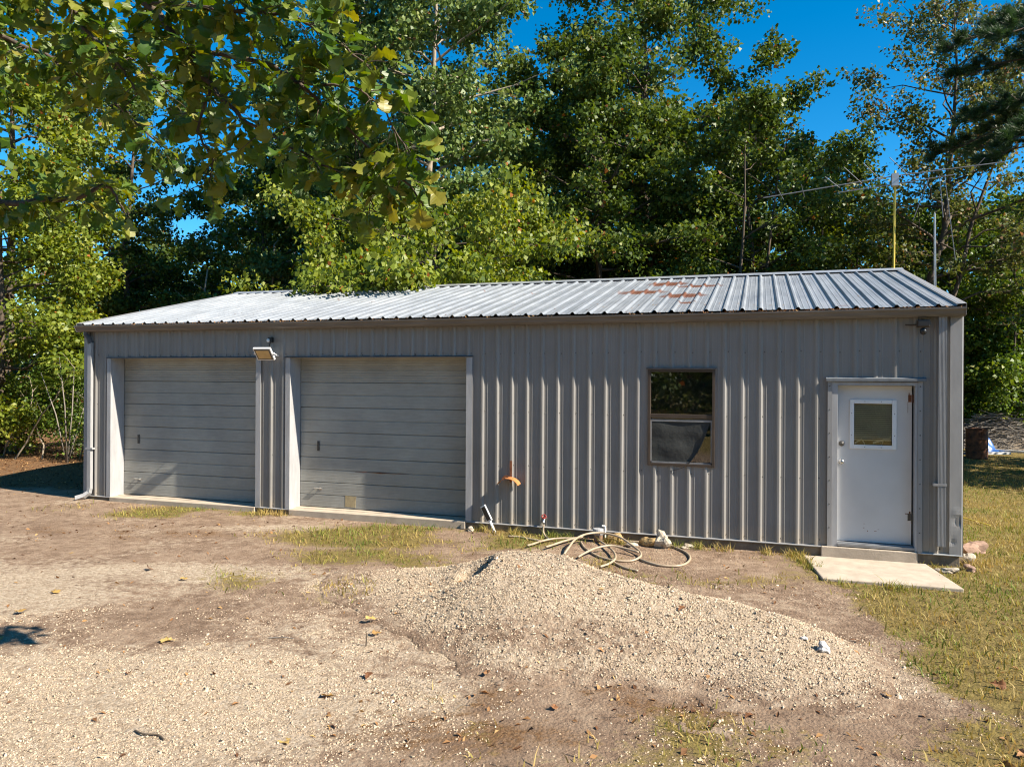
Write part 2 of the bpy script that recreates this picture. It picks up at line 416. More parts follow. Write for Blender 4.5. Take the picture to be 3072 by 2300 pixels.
M['gum'] = leaf_mat('pale_green_leaves', [(0.0, (0.042, 0.076, 0.018)), (0.45, (0.100, 0.155, 0.038)), (0.8, (0.185, 0.240, 0.070)), (0.97, (0.26, 0.30, 0.12)), (1.0, (0.24, 0.12, 0.05))])
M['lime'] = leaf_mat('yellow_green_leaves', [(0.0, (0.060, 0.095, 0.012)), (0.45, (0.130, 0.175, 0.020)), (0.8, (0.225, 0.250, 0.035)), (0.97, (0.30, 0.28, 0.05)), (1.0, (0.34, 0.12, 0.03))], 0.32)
M['vine'] = leaf_mat('bright_green_leaves', [(0.0, (0.040, 0.080, 0.012)), (0.5, (0.085, 0.145, 0.022)), (0.85, (0.160, 0.215, 0.035)), (1.0, (0.26, 0.25, 0.05))], 0.3)
M['autumn'] = leaf_mat('turning_leaves', [(0.0, (0.034, 0.050, 0.012)), (0.45, (0.080, 0.105, 0.024)), (0.72, (0.150, 0.150, 0.040)), (0.88, (0.21, 0.105, 0.04)), (1.0, (0.30, 0.20, 0.12))])
M['pine'] = leaf_mat('pine_needles', [(0.0, (0.014, 0.034, 0.014)), (0.6, (0.035, 0.075, 0.022)), (1.0, (0.075, 0.120, 0.032))], 0.2, 0.45)
M['frontoak'] = leaf_mat('near_oak_leaves', [(0.0, (0.028, 0.072, 0.012)), (0.4, (0.068, 0.125, 0.014)), (0.75, (0.140, 0.175, 0.018)), (0.93, (0.225, 0.200, 0.028)), (1.0, (0.32, 0.16, 0.05))], 0.34, 0.42, 0.4)

# ================================================================== GROUND
def blob(x, y, cx, cy, rx, ry, rot=0.32):
    c, s = math.cos(rot), math.sin(rot); dx, dy = x - cx, y - cy
    u = (dx * c + dy * s) / rx; v = (-dx * s + dy * c) / ry
    return sstep(1.25, 0.45, np.sqrt(u * u + v * v))

def masks(x, y):
    """grass, gravel, litter cover of the yard, by place"""
    x = np.asarray(x, float); y = np.asarray(y, float)
    n = fbm(x * 1.1, y * 1.1, 21, 4) - 0.5; n2 = fbm(x * 3.1, y * 3.1, 55, 3) - 0.5
    # lawn to the right of a line running from the door pad toward the camera
    side = (x - 11.9) - (-(y + 1.35)) * 0.36
    lawn = sstep(-0.35, 0.55, side + n * 1.6) * sstep(-6.2, -3.2, y + n * 2.5 + 0.9 * np.clip(x - 12.2, 0, 3)) * (x > 10.5)
    lawn = np.maximum(lawn, sstep(13.3, 13.9, x + n) * sstep(-3.5, -2.0, y))
    g = lawn
    g = np.maximum(g, blob(x, y, 6.7, -0.7, 2.5, 0.95) * (0.80 + n * 2.2))
    g = np.maximum(g, blob(x, y, 1.9, -0.45, 2.6, 0.75) * (0.5 + n * 2))
    g = np.maximum(g, blob(x, y, 6.6, -2.6, 1.7, 1.3) * (0.50 + n * 2.6))
    g = np.maximum(g, blob(x, y, 10.4, -1.2, 2.0, 1.0) * (0.50 + n * 2.2))
    g = np.maximum(g, blob(x, y, 12.6, -4.9, 0.9, 0.5) * (0.45 + n * 1.6))
    g = np.maximum(g, blob(x, y, 10.2, -5.5, 2.6, 0.8) * (0.20 + n * 1.9))
    g = np.where(y < -12, 0.8 + n, g)
    gr = blob(x, y, 7.0, -6.2, 2.9, 1.25) * (0.95 + n * 0.8)
    gr = np.maximum(gr, blob(x, y, 4.9, -3.35, 2.1, 0.55) * (0.78 + n))
    gr = np.maximum(gr, blob(x, y, 7.1, -3.0, 0.9, 0.6) * (0.95 + n))
    gr = np.maximum(gr, blob(x, y, 4.6, -0.95, 1.9, 0.35) * (0.62 + n))
    gr = np.maximum(gr, blob(x, y, 8.9, -4.5, 1.9, 0.45) * (0.72 + n))
    gr = np.maximum(gr, blob(x, y, 11.4, -4.3, 1.2, 0.5) * (0.68 + n))
    gr = np.maximum(gr, blob(x, y, 2.0, -5.0, 4.0, 1.7) * (0.7 + n))
    gr = gr * (1 - 0.75 * blob(x, y, 6.45, -4.4, 0.75, 0.33))
    gr = gr * (1 - 0.6 * blob(x, y, 3.0, -2.0, 2.3, 0.55))
    gr = np.maximum(gr, blob(x, y, 9.3, -4.4, 2.4, .6, .12) * (0.55 + n * 1.3))
    gr = np.maximum(gr, 0.18 + n)
    li = sstep(0.2, -1.2, x + n * 2) * sstep(-0.4, 0.9, y + n * 2)
    li = np.maximum(li, blob(x, y, 10.2, -5.4, 2.6, 0.75) * (0.38 + n2))
    li = np.maximum(li, blob(x, y, 2.5, -1.9, 2.6, 0.7) * (0.32 + n2))
    li = np.maximum(li, sstep(9.0, 12.0, y) * sstep(0.35, 0.7, 0.5 + n))
    return np.clip(g, 0, 1), np.clip(gr, 0, 1), np.clip(li, 0, 1)

def build_ground():
    X = np.concatenate([[-500, -250, -120, -70, -45, -30, -22], np.arange(-17, 2, 0.35), np.arange(2, 14.6, 0.085), np.arange(14.7, 27, 0.35), [29, 33, 40, 60, 100, 200, 500]])
    Y = np.concatenate([[-500, -250, -120, -70, -45, -30, -22, -16, -12, -10], np.arange(-8.5, 1.2, 0.085), np.arange(1.3, 32, 0.4), [34, 38, 45, 60, 100, 200, 500]])
    xx, yy = np.meshgrid(X, Y); z = gz(xx, yy)
    v = np.stack([xx, yy, z], -1).reshape(-1, 3); nx, ny = len(X), len(Y)
    i = np.arange(ny - 1)[:, None] * nx + np.arange(nx - 1)[None]
    f = np.stack([i, i + 1, i + nx + 1, i + nx], -1).reshape(-1, 4)
    o = mesh_np('ground', v, f, M['ground'], smooth=True)
    g, gr, li = masks(v[:, 0], v[:, 1])
    a = o.data.color_attributes.new('gmask', 'FLOAT_COLOR', 'POINT')
    a.data.foreach_set('color', np.stack([g, gr, li, np.ones_like(g)], -1).astype(np.float32).ravel())
    tag(o, kind='structure'); return o
build_ground()

# ---- gravel heap: a crest running to the right, a shovelled hollow at its left end
CX = [6.3, 6.9, 7.36, 7.9, 8.3, 8.55, 8.8, 9.05, 9.35, 9.75, 10.2, 10.64, 11.04, 11.42, 11.8, 12.25]
CH = [0.0, .05, .10, .21, .37, .50, .575, .60, .58, .50, .42, .35, .315, .26, .16, .0]
CY = [-2.9, -2.9, -2.9, -2.9, -2.93, -2.96, -3.0, -3.05, -3.1, -3.2, -3.3, -3.4, -3.5, -3.6, -3.7, -3.8]
def pile_h(x, y):
    h = np.interp(x, CX, CH); yc = np.interp(x, CX, CY)
    wf = 1.05 + 1.35 * h; wb = 0.6 + 0.85 * h
    d = y - yc + (fbm(x * 0.9, y * 0.9, 31, 2) - 0.5) * 0.35
    t = np.where(d < 0, -d / wf, d / wb)
    pr = 1 - t; k = 0.12; pr = 0.5 * (pr + np.sqrt(pr * pr + k * k)) - 0.03
    pr = pr - 0.085 * np.exp(-(t / 0.24) ** 2) + .045 * np.exp(-((t - .5) / .3) ** 2)
    r = h * np.clip(pr, 0, 1.2)
    r = r - 0.26 * np.exp(-(((x - 8.43) / 0.15) ** 4 + ((y + 3.25) / 0.17) ** 2)) - 0.07 * np.exp(-(((x - 8.15) / 0.22) ** 2 + ((y + 3.4) / 0.2) ** 2))
    r = r + 0.03 * np.exp(-(((x - 8.66) / 0.09) ** 2 + ((y + 3.25) / 0.2) ** 2))
    r = r + (fbm(x * 2.2, y * 2.2, 77, 4) - 0.5) * 0.07 * np.clip(h * 3, 0, 1)
    return r - 0.012
pile_root = empty('gravel_pile', (9.3, -3.2, -0.15))
tag(pile_root, 'low heap of pale crushed gravel with a shovelled hollow, in front of the garage', 'gravel pile')
def pw(o):
    o.parent = pile_root; o.location = (-9.3, 3.2, 0.15); return o
def build_pile():
    X = np.arange(6.2, 12.4, 0.021); Y = np.arange(-5.6, -1.6, 0.021); xx, yy = np.meshgrid(X, Y)
    h = pile_h(xx, yy); edge = np.minimum(np.minimum(xx - 6.2, 12.4 - xx), np.minimum(yy + 5.6, -1.6 - yy))
    z = gz(xx, yy) + np.where(h > 0.004, h, h - 0.05) - 0.06 * (edge < 0.05)
    z = z + ((vnoise(xx * 30, yy * 30, 5) - 0.5) * 0.016 + (vnoise(xx * 47, yy * 47, 6) - 0.5) * 0.020) * sstep(0, .08, h)
    v = np.stack([xx, yy, z], -1).reshape(-1, 3); nx, ny = len(X), len(Y)
    i = np.arange(ny - 1)[:, None] * nx + np.arange(nx - 1)[None]
    f = np.stack([i, i + 1, i + nx + 1, i + nx], -1).reshape(-1, 4)
    o = mesh_np('heap', v, f, M['ground'], smooth=True)
    a = o.data.color_attributes.new('gmask', 'FLOAT_COLOR', 'POINT')
    c = np.zeros((len(v), 4), np.float32); c[:, 1] = np.clip(0.25 + 7 * (h.ravel() - .01), .2, .92) * (1 - .55 * blob(v[:, 0], v[:, 1], 9.6, -4.35, 1.3, .3, .1)); c[:, 3] = 1; a.data.foreach_set('color', c.ravel())
    pw(o)
build_pile()

def rand_rot(n, r):
    q = r.normal(size=(n, 4)); q /= np.linalg.norm(q, axis=1)[:, None]; w, x, y, z = q.T
    return np.stack([1-2*(y*y+z*z), 2*(x*y-z*w), 2*(x*z+y*w), 2*(x*y+z*w), 1-2*(x*x+z*z), 2*(y*z-x*w), 2*(x*z-y*w), 2*(y*z+x*w), 1-2*(x*x+y*y)], -1).reshape(n, 3, 3)

def stones(name, pos, size, r, material, parent=None):
    n = len(pos)
    b = np.array([(1,0,-.25),(-.5,.87,-.25),(-.5,-.87,-.25),(.55,.32,.7),(-.45,.35,.75),(-.05,-.6,.7)], float)
    f = np.array([(3,4,5),(0,1,4),(0,4,3),(1,2,5),(1,5,4),(2,0,3),(2,3,5)])
    v = b[None] * (0.5 + r.uniform(0.25, 0.75, (n, 6, 1))) + r.normal(0, 0.16, (n, 6, 3))
    v = v * np.stack([r.uniform(.75, 1.3, n), r.uniform(.6, 1.0, n), r.uniform(.45, .8, n)], -1)[:, None, :] * size[:, None, None]
    a = r.uniform(0, 6.283, n); ti = r.normal(0, 0.35, (n, 2)); c, s = np.cos(a), np.sin(a)
    R = np.zeros((n, 3, 3)); R[:, 0, 0] = c; R[:, 0, 1] = -s; R[:, 1, 0] = s; R[:, 1, 1] = c; R[:, 2, 2] = 1; R[:, 2, 0] = ti[:, 0]; R[:, 2, 1] = ti[:, 1]
    v = np.einsum('nij,nkj->nki', R, v) + pos[:, None, :]
    faces = (f[None] + (np.arange(n) * 6)[:, None, None]).reshape(-1, 3)
    return mesh_np(name, v.reshape(-1, 3), faces, material, parent, rnd=np.repeat(r.beta(2.2, 2.2, n), 7))

def scatter_gravel():
    r = np.random.default_rng(11)
    n = 700000
    x = r.uniform(-1, 13.6, n); y = -r.uniform(0.2, 8.3, n)
    g, gr, li = masks(x, y)
    clump = fbm(x * 4, y * 4, 91, 3)
    keep = r.uniform(size=n) < np.clip(gr * 1.1 - 0.12, 0.06, 1) * sstep(0.24, 0.60, clump + 0.25 * (gr - 0.4)) * np.clip(1.15 + y * 0.0, 0, 1) * np.where(y > -2.5, 0.45, 1.0)
    keep &= (pile_h(x, y) < 0.02) & (g < 0.45 + 0.3 * r.uniform(size=n))
    # only the ground the camera and its neighbours can see
    keep &= (x > 4.6 - (y + 5.0) * -1.05)
    x, y = x[keep], y[keep]; m = len(x)
    s = np.clip(r.lognormal(-5.25, 0.42, m), 0.0028, 0.02) * np.where(r.uniform(size=m) < .006, 2.2, 1)
    p = np.stack([x, y, gz(x, y) + s * 0.18], -1)
    tag(stones('gravel_chips', p, s, r, M['gravel']), 'pale crushed gravel chips spread over the drive', 'gravel', kind='stuff')
    n = 150000
    x = r.uniform(6.4, 12.3, n); y = r.uniform(-5.3, -1.8, n); h = pile_h(x, y)
    keep = (r.uniform(size=n) < sstep(-0.01, 0.10, h) * np.clip(0.35 + 0.9 * fbm(x * 1.6, y * 1.6, 101, 3), 0, .95) * (1 - .6 * blob(x, y, 9.6, -4.35, 1.3, .3, .1))); x, y, h = x[keep], y[keep], h[keep]; m = len(x)
    s = np.clip(r.lognormal(-5.2, 0.42, m), 0.003, 0.02) * np.where(r.uniform(size=m) < .006, 2.0, 1)
    p = np.stack([x, y, gz(x, y) + h + s * 0.3 + 0.002], -1)
    o = stones('chips', p, s, r, M['gravel']); tag(o, kind='stuff'); pw(o)
scatter_gravel()

def blades(name, x, y, hgt, r, material, label, w0=0.0055):
    n = len(x); z = gz(x, y) + np.maximum(pile_h(x, y), 0) * (pile_h(x, y) > 0.01)
    a = r.uniform(0, 6.283, n); w = w0 * r.uniform(.6, 1.4, n); lean = r.normal(0, 0.55, (n, 2))
    p = np.stack([x, y, z - 0.004], -1); t = np.stack([np.cos(a) * w, np.sin(a) * w, np.zeros(n)], -1)
    tip = p + np.stack([lean[:, 0] * hgt, lean[:, 1] * hgt, hgt], -1)
    mid = p + np.stack([lean[:, 0] * hgt * .35, lean[:, 1] * hgt * .35, hgt * .6], -1)
    v = np.stack([p - t, p + t, mid + t * .7, tip, mid - t * .7], 1)
    b = (np.arange(n) * 5)[:, None]
    f4 = np.concatenate([b + np.array([0, 1, 2, 4])], 1); 
    tri = np.concatenate([np.stack([b[:, 0], b[:, 0] + 1, b[:, 0] + 2], -1), np.stack([b[:, 0], b[:, 0] + 2, b[:, 0] + 4], -1), np.stack([b[:, 0] + 4, b[:, 0] + 2, b[:, 0] + 3], -1)])
    rr = np.clip(r.normal(0.0, 0.17, n) + 0.40 + 0.62 * (fbm(x * 1.3, y * 1.3, 41, 3) - 0.42) * 2, 0, 1)
    o = mesh_np(name, v.reshape(-1, 3), tri, material, rnd=np.tile(rr, 3))
    return tag(o, label, 'grass', kind='stuff')

def scatter_grass():
    r = np.random.default_rng(12)
    n = 330000
    x = r.uniform(-1, 22, n); y = r.uniform(-6.5, 16, n)
    d = np.hypot(x - 11.2, y + 10.4)
    keep = r.uniform(size=n) < np.clip((13 / d) ** 2, 0.06, 1)
    keep &= ~((y > -0.03) & (y < 8.8) & (x > -0.4) & (x < 13.65)); keep &= (y < 0) | (x > 13.6)
    keep &= ~((x > 11.72 + (-y) * 0.12) & (x < 13.08 + (-y) * 0.12) & (y > -1.17))
    x, y = x[keep], y[keep]; g, gr, li = masks(x, y)
    tuft = fbm(x * 5, y * 5, 13, 3)
    keep = r.uniform(size=len(x)) < np.clip(g * 1.15 - 0.1, 0.0, 1) * sstep(0.40, 0.66, tuft + 0.28 * g)
    keep &= pile_h(x, y) < 0.06
    x, y = x[keep], y[keep]; m = len(x)
    hgt = np.clip(r.lognormal(-3.15, 0.45, m), 0.015, 0.11) * (0.7 + 0.5 * fbm(x, y, 61, 2))
    blades('grass', x, y, hgt, r, M['grass'], 'short dry yellow-green grass on the lawn and in patches')
scatter_grass()
def weeds():
    r = np.random.default_rng(19); cx = np.array([7.35, 7.55, 8.42, 8.62, 9.22, 9.42, 10.15, 10.45, 10.75, 11.3, 11.65, 11.74, 11.8, 3.6, 3.9, 7.9, 12.6, 13.75]); cy = np.array([-.12, -.2, -.13, -.16, -.2, -.22, -.14, -.15, -.12, -.13, -.12, -.35, -.6, -.14, -.12, -.15, -1.3, .2])
    i = r.integers(0, len(cx), 1500); blades('weeds', cx[i] + r.normal(0, .07, 1500), np.minimum(cy[i] + r.normal(0, .05, 1500), np.where(cx[i] > 13.6, 9, -.07)), r.uniform(.03, .13, 1500), r, M['grass'], 'taller green weeds along the foot of the wall', .004)
weeds()

def flat_leaves(n, xr, yr, keepf, r, size, name, label):
    x = r.uniform(*xr, n); y = r.uniform(*yr, n); k = keepf(x, y); x, y = x[k], y[k]; n = len(x)
    z = gz(x, y) + np.maximum(pile_h(x, y), 0) * (pile_h(x, y) > 0.01) + 0.006
    s = size * r.uniform(.5, 1.3, n); a = r.uniform(0, 6.283, n); ti = r.normal(0, 0.4, (n, 2))
    u = np.stack([np.cos(a), np.sin(a), ti[:, 0]], -1) * s[:, None]; w = np.stack([-np.sin(a), np.cos(a), ti[:, 1]], -1) * (s * r.uniform(.25, .6, n))[:, None]
    p = np.stack([x, y, z], -1); cur = np.zeros((n, 3)); cur[:, 2] = s * r.uniform(0, .5, n)
    v = np.stack([p - u, p + w + cur, p + u, p - w + cur], 1).reshape(-1, 3); b = (np.arange(n) * 4)[:, None]
    f = np.concatenate([b + np.array([0, 1, 2]), b + np.array([0, 2, 3])])
    return tag(mesh_np(name, v, f, M['litter'], rnd=np.tile(r.uniform(size=n), 2)), label, 'leaf litter', kind='stuff')
def litter_keep(x, y):
    r = np.random.default_rng(5); g, gr, li = masks(x, y)
    return (r.uniform(size=len(x)) < np.clip(li * 1.1 - 0.1, 0.05, 1)) & ~((y > -0.02) & (y < 8.8) & (x > -0.5) & (x < 13.7))
flat_leaves(60000, (-14, 14), (-7, 9), litter_keep, np.random.default_rng(6), 0.026, 'leaf_litter', 'small brown dead leaves and crumbs on bare soil')

# ================================================================== GARAGE
P = 0.2286
X0, X1 = -0.25, 13.53
EAVE_Y, EAVE_Z, RIDGE_Y, SL = -0.075, 3.032, 4.25, 0.236
RIDGE_Z = EAVE_Z + SL * (RIDGE_Y - EAVE_Y); BACK_Y = 2 * RIDGE_Y
OPEN = [(0.36, 3.38, -1, 2.44), (4.03, 7.07, -1, 2.44), (9.74, 10.63, 0.95, 2.26), (12.07, 13.05, -1, 2.11)]
gar = empty('metal_garage', (6.6, 4.25, 0))
tag(gar, 'long grey metal-sided garage with two roll-up bays and a ribbed steel roof', 'garage')
def part(o, parent=gar):
    o.parent = parent
    if parent is gar: o.matrix_parent_inverse = Matrix.Translation((-6.6, -4.25, 0))
    return o

def rib_profile(a, b, step=P):
    """x positions and depth of the sheet between a and b"""
    pts = []
    i0 = int(math.floor(a / step)) - 1; i1 = int(math.ceil(b / step)) + 1
    for i in range(i0, i1 + 1):
        c = i * step
        pts += [(c - .034, 0), (c - .012, .0228), (c + .012, .0228), (c + .034, 0)]
        for k in (1, 2):
            m = c + step * k / 3; pts += [(m - .009, 0), (m - .004, .0028), (m + .004, .0028), (m + .009, 0)]
    xs = [q[0] for q in pts]; ds = [q[1] for q in pts]
    out = [(a, float(np.interp(a, xs, ds)))] + [q for q in pts if a < q[0] < b] + [(b, float(np.interp(b, xs, ds)))]
    return out

def siding_piece(a, b, z0, z1):
    pr = rib_profile(a, b); n = len(pr); mb = MB(); zs = [z0, z1]
    vs = [(x, -d, z) for z in zs for x, d in pr]
    fs = [(i, i + 1, n + i + 1, n + i) for i in range(n - 1)]
    # a folded-back hem gives the sheet its thickness
    vs += [(x, -d + 0.0015, z0) for x, d in pr]
    fs += [(2 * n + i, 2 * n + i + 1, i + 1, i) for i in range(n - 1)]
    mb.add(vs, fs); part(mb.build('siding_panel', M['siding']))

def front_wall():
    k = -1
    while True:
        a = (4 * k - 0.5) * P + 0.03; b = a + 4 * P; k += 1
        if a > X1: break
        a, b = max(a, X0), min(b, X1)
        cuts = sorted({a, b} | {q for o in OPEN for q in o[:2] if a < q < b})
        for u, v in zip(cuts[:-1], cuts[1:]):
            m = (u + v) / 2; hole = [o for o in OPEN if o[0] < m < o[1]]
            if not hole: siding_piece(u, v, 0.0, 2.95); continue
            if hole[0][2] > 0: siding_piece(u, v, 0.0, hole[0][2])
            siding_piece(u, v, hole[0][3], 2.95)
front_wall()

# inner lining, floor slab and the three walls out of view
mb = MB()
for a, b in ((X0 + .02, .34), (3.40, 4.01), (7.09, 9.72), (10.65, 12.05), (13.07, X1 - .02)): mb.box(a, b, .012, .14, 0.0, 2.94)
for a, b, c, d in OPEN:
    mb.box(a - .02 + .001, b + .02 - .001, .013, .139, d + .02, 2.939)
mb.box(9.721, 10.649, .013, .139, 0.0, .93)
part(mb.build('wall_frame', M['plaster']))
mb = MB(); mb.box(X0 + .02, X1 - .02, 0.145, BACK_Y - .1, -0.3, 0.012); part(mb.build('floor_slab', M['concrete']))
mb = MB(); mb.box(X0 + .015, X1 - .015, -0.005, .14, -0.35, -0.002)
part(mb.build('foundation', M['footing'], bevel=0.006))
for nm, vs in (('side_wall', (X1, 1)), ('side_wall', (X0, -1))):
    x, s = vs; mb = MB(); t = 0.12
    pts = [(0.0, 0.0), (BACK_Y, 0.0), (BACK_Y, EAVE_Z - .06), (RIDGE_Y, RIDGE_Z - .07), (0.0, EAVE_Z - .04)]
    mb.prism(pts, 'x', x - s * t, x - s * 0.001); part(mb.build(nm, M['siding']))
    for k in range(10):      # sheets of the end wall
        a = k * BACK_Y / 10; b = a + BACK_Y / 10; zt = lambda q: EAVE_Z - .05 + SL * (q if q < RIDGE_Y else BACK_Y - q)
        pr = rib_profile(a, b); n = len(pr); m2 = MB()
        m2.add([(x + s * d, y, 0.0) for y, d in pr] + [(x + s * d, y, zt(y) - .03) for y, d in pr], [(i, i + 1, n + i + 1, n + i) for i in range(n - 1)])
        part(m2.build('siding_panel', M['siding']))
mb = MB(); mb.box(X0, X1, BACK_Y - .1, BACK_Y, 0, EAVE_Z - .05); part(mb.build('back_wall', M['siding']))

# ---- roof sheets
def roof_panel(a, b, front):
    pr = rib_profile(a, b); n = len(pr)
    ln = math.hypot(1, SL); nrm = (-SL / ln if front else SL / ln, 1 / ln)
    ys = [EAVE_Y, RIDGE_Y] if front else [2 * RIDGE_Y - EAVE_Y, RIDGE_Y]
    vs = []
    for th in (0, -.0016):
        for y, z in ((ys[0], EAVE_Z), (ys[1], RIDGE_Z)):
            vs += [(x, y + nrm[0] * (d * 1.25 + th), z + nrm[1] * (d * 1.25 + th)) for x, d in pr]
    fs = [(i, i + 1, n + i + 1, n + i) for i in range(n - 1)] + [(2*n + i, 3*n + i, 3*n + i + 1, 2*n + i + 1) for i in range(n - 1)] + [(i, 2*n + i, 2*n + i + 1, i + 1) for i in range(n - 1)]
    mb = MB(); mb.add(vs, fs); part(mb.build('roof_panel', M['roof']))
k = 0
while True:
    a = -0.35 + k * 4 * P; b = min(a + 4 * P, 13.54); k += 1
    if a >= 13.54: break
    roof_panel(a, b, True); roof_panel(a, b, False)
# underside deck keeps the inside dark
mb = MB()
mb.prism([(0.0, EAVE_Z - .02), (RIDGE_Y, RIDGE_Z - .06), (BACK_Y, EAVE_Z - .02), (BACK_Y, EAVE_Z - .05), (RIDGE_Y, RIDGE_Z - .09), (0.0, EAVE_Z - .05)], 'x', X0 + .01, X1 - .01)
part(mb.build('roof_frame', M['dark_in']))
# ridge cap in lengths
for a, b in ((-0.37, 3.2), (3.19, 6.8), (6.79, 10.3), (10.29, 13.56)):
    mb = MB(); w = .17; h = RIDGE_Z + .034
    mb.prism([(RIDGE_Y - w, h - SL * w), (RIDGE_Y - .03, h + .008), (RIDGE_Y, h + .016), (RIDGE_Y + .03, h + .008), (RIDGE_Y + w, h - SL * w), (RIDGE_Y + w, h - SL * w - .006), (RIDGE_Y, h + .008), (RIDGE_Y - w, h - SL * w - .006)], 'x', a, b)
    part(mb.build('ridge_cap', M['galv']))
# rake trim on both gable ends
for x, s in ((13.54, 1), (-0.35, -1)):
    for fr in (True, False):
        mb = MB(); y0 = EAVE_Y - .01 if fr else 2 * RIDGE_Y - EAVE_Y + .01; z0 = EAVE_Z
        def up(y, dz): return z0 + SL * ((y - EAVE_Y) if fr else (2 * RIDGE_Y - EAVE_Y - y)) + dz
        xa, xb = x - s * .085, x + s * .02
        vs = []
        for y in (y0, RIDGE_Y): vs += [(xa, y, up(y, .026)), (xb, y, up(y, .032)), (xb, y, up(y, -.11)), (xb - s * .003, y, up(y, -.11)), (xb - s * .003, y, up(y, .028)), (xa, y, up(y, .022))]
        n = 6; mb.add(vs, [(i, (i + 1) % n, n + (i + 1) % n, n + i) for i in range(n)] + [tuple(range(n - 1, -1, -1)), tuple(range(n, 2 * n))])
        part(mb.build('rake_trim', M['trim']))

# ---- gutter in three lengths, joints slightly out of line
def gutter(a, b, dz, tilt):
    t = .0025
    prof = [(-.012, 3.002), (-.012, 2.915), (-.03, 2.902), (-.122, 2.902), (-.148, 2.93), (-.160, 2.965), (-.182, 2.985), (-.184, 3.004), (-.174, 3.006)]
    inner = [(-.172, 3.002), (-.178, 2.987), (-.156, 2.968), (-.144, 2.934), (-.120, 2.906), (-.03, 2.906), (-.016, 2.918), (-.016, 3.002)]
    pts = prof + inner; mb = MB(); n = len(pts)
    vs = [(a, y, z + dz) for y, z in pts] + [(b, y, z + dz + tilt) for y, z in pts]
    m = len(prof)
    fs = [(i, (i + 1) % n, n + (i + 1) % n, n + i) for i in range(n)]
    mb.add(vs, fs)
    part(mb.build('gutter', M['gutter']))
gutter(-0.31, 5.86, 0.006, -.012); gutter(5.84, 10.9, -.006, -.002); gutter(10.88, 13.53, -.008, .010)
mb = MB()
mb.prism([(-.012, 3.002), (-.012, 2.915), (-.03, 2.902), (-.122, 2.902), (-.148, 2.93), (-.160, 2.965), (-.182, 2.985), (-.184, 3.004)], 'x', -.318, -.311)
part(mb.build('gutter_cap', M['white']))
mb = MB()
mb.prism([(-.012, 3.002), (-.012, 2.915), (-.03, 2.902), (-.122, 2.902), (-.148, 2.93), (-.160, 2.965), (-.182, 2.985), (-.184, 3.006)], 'x', 13.531, 13.54)
part(mb.build('gutter_cap', M['gutter']))
# leaves caught in the gutter and along the sheet ends
def gutter_debris():
    r = np.random.default_rng(3); n = 1500
    c = np.concatenate([r.normal(2.2, .8, 350), r.normal(4.0, .5, 150), r.normal(12.0, .7, 450), r.uniform(-.2, 13.4, 550)]); n = len(c)
    c = np.clip(c, -.28, 13.5); y = r.uniform(-.125, -.03, n); z = 3.0 + r.uniform(-.01, .028, n)
    s = r.uniform(.006, .024, n); R = rand_rot(n, r)
    q = np.array([(-1, 0, 0), (0, .45, .2), (1, 0, 0), (0, -.45, .2)])
    v = np.einsum('nij,kj->nki', R, q) * s[:, None, None] + np.stack([c, y, z], -1)[:, None]
    b = (np.arange(n) * 4)[:, None]
    o = mesh_np('gutter_debris', v.reshape(-1, 3), np.concatenate([b + np.array([0, 1, 2]), b + np.array([0, 2, 3])]), M['litter'], rnd=np.tile(r.uniform(0, .8, n), 2))
    tag(o, kind='stuff'); part(o)
    n = 420; x = r.uniform(0, 13.3, n); y = r.uniform(0, 4.1, n) * r.uniform(0.1, 1, n); z = EAVE_Z + SL * (y - EAVE_Y) + .006
    s = r.uniform(.008, .03, n); a = r.uniform(0, 6.28, n)
    u = np.stack([np.cos(a), np.sin(a), np.sin(a) * SL], -1) * s[:, None]; w = np.stack([-np.sin(a), np.cos(a), np.cos(a) * SL], -1) * (s * .4)[:, None]; p = np.stack([x, y, z], -1)
    v = np.stack([p - u, p + w, p + u, p - w], 1); b = (np.arange(n) * 4)[:, None]
    o = mesh_np('roof_leaves', v.reshape(-1, 3), np.concatenate([b + np.array([0, 1, 2]), b + np.array([0, 2, 3])]), M['litter'], rnd=np.tile(r.uniform(0.1, 1, n), 2)); tag(o, kind='stuff'); part(o)
gutter_debris()

# ---- trims
def box_part(name, m, x0, x1, y0, y1, z0, z1, bevel=0.0, parent=gar):
    mb = MB(); mb.box(x0, x1, y0, y1, z0, z1); return part(mb.build(name, m, bevel=bevel), parent)
def corner_trim(x0, x1, dent):
    nz, nx = 60, 8; vs = []
    for j in range(nz + 1):
        for i in range(nx + 1):
            x = x0 + (x1 - x0) * i / nx; z = 0.012 + 2.93 * j / nz; y = -.026
            if dent: y += .018 * math.exp(-((x - 13.52) / .06) ** 2 - ((z - .42) / .05) ** 2) + .012 * math.exp(-((x - 13.43) / .03) ** 2 - ((z - .17) / .03) ** 2) - .006 * math.exp(-((x - 13.47) / .05) ** 2 - ((z - .52) / .05) ** 2)
            vs.append((x, y, z))
    mb = MB(); mb.add(vs, [(j*(nx+1)+i, j*(nx+1)+i+1, (j+1)*(nx+1)+i+1, (j+1)*(nx+1)+i) for j in range(nz) for i in range(nx)])
    xo = x1 + .012 if dent else x0 - .012; xi = x1 if dent else x0
    mb.add([(xi, -.026, .012), (xo, -.012, .012), (xo, .12, .012), (xi, -.026, 2.942), (xo, -.012, 2.942), (xo, .12, 2.942)], [(0, 1, 4, 3), (1, 2, 5, 4)])
    xj = x0 if dent else x1
    mb.add([(xj, -.026, .012), (xj, .004, .012), (xj, .004, 2.942), (xj, -.026, 2.942)], [(0, 1, 2, 3)])
    part(mb.build('corner_trim', M['trim'], smooth=False))
corner_trim(13.40, 13.53, True); corner_trim(-0.25, -0.15, False)
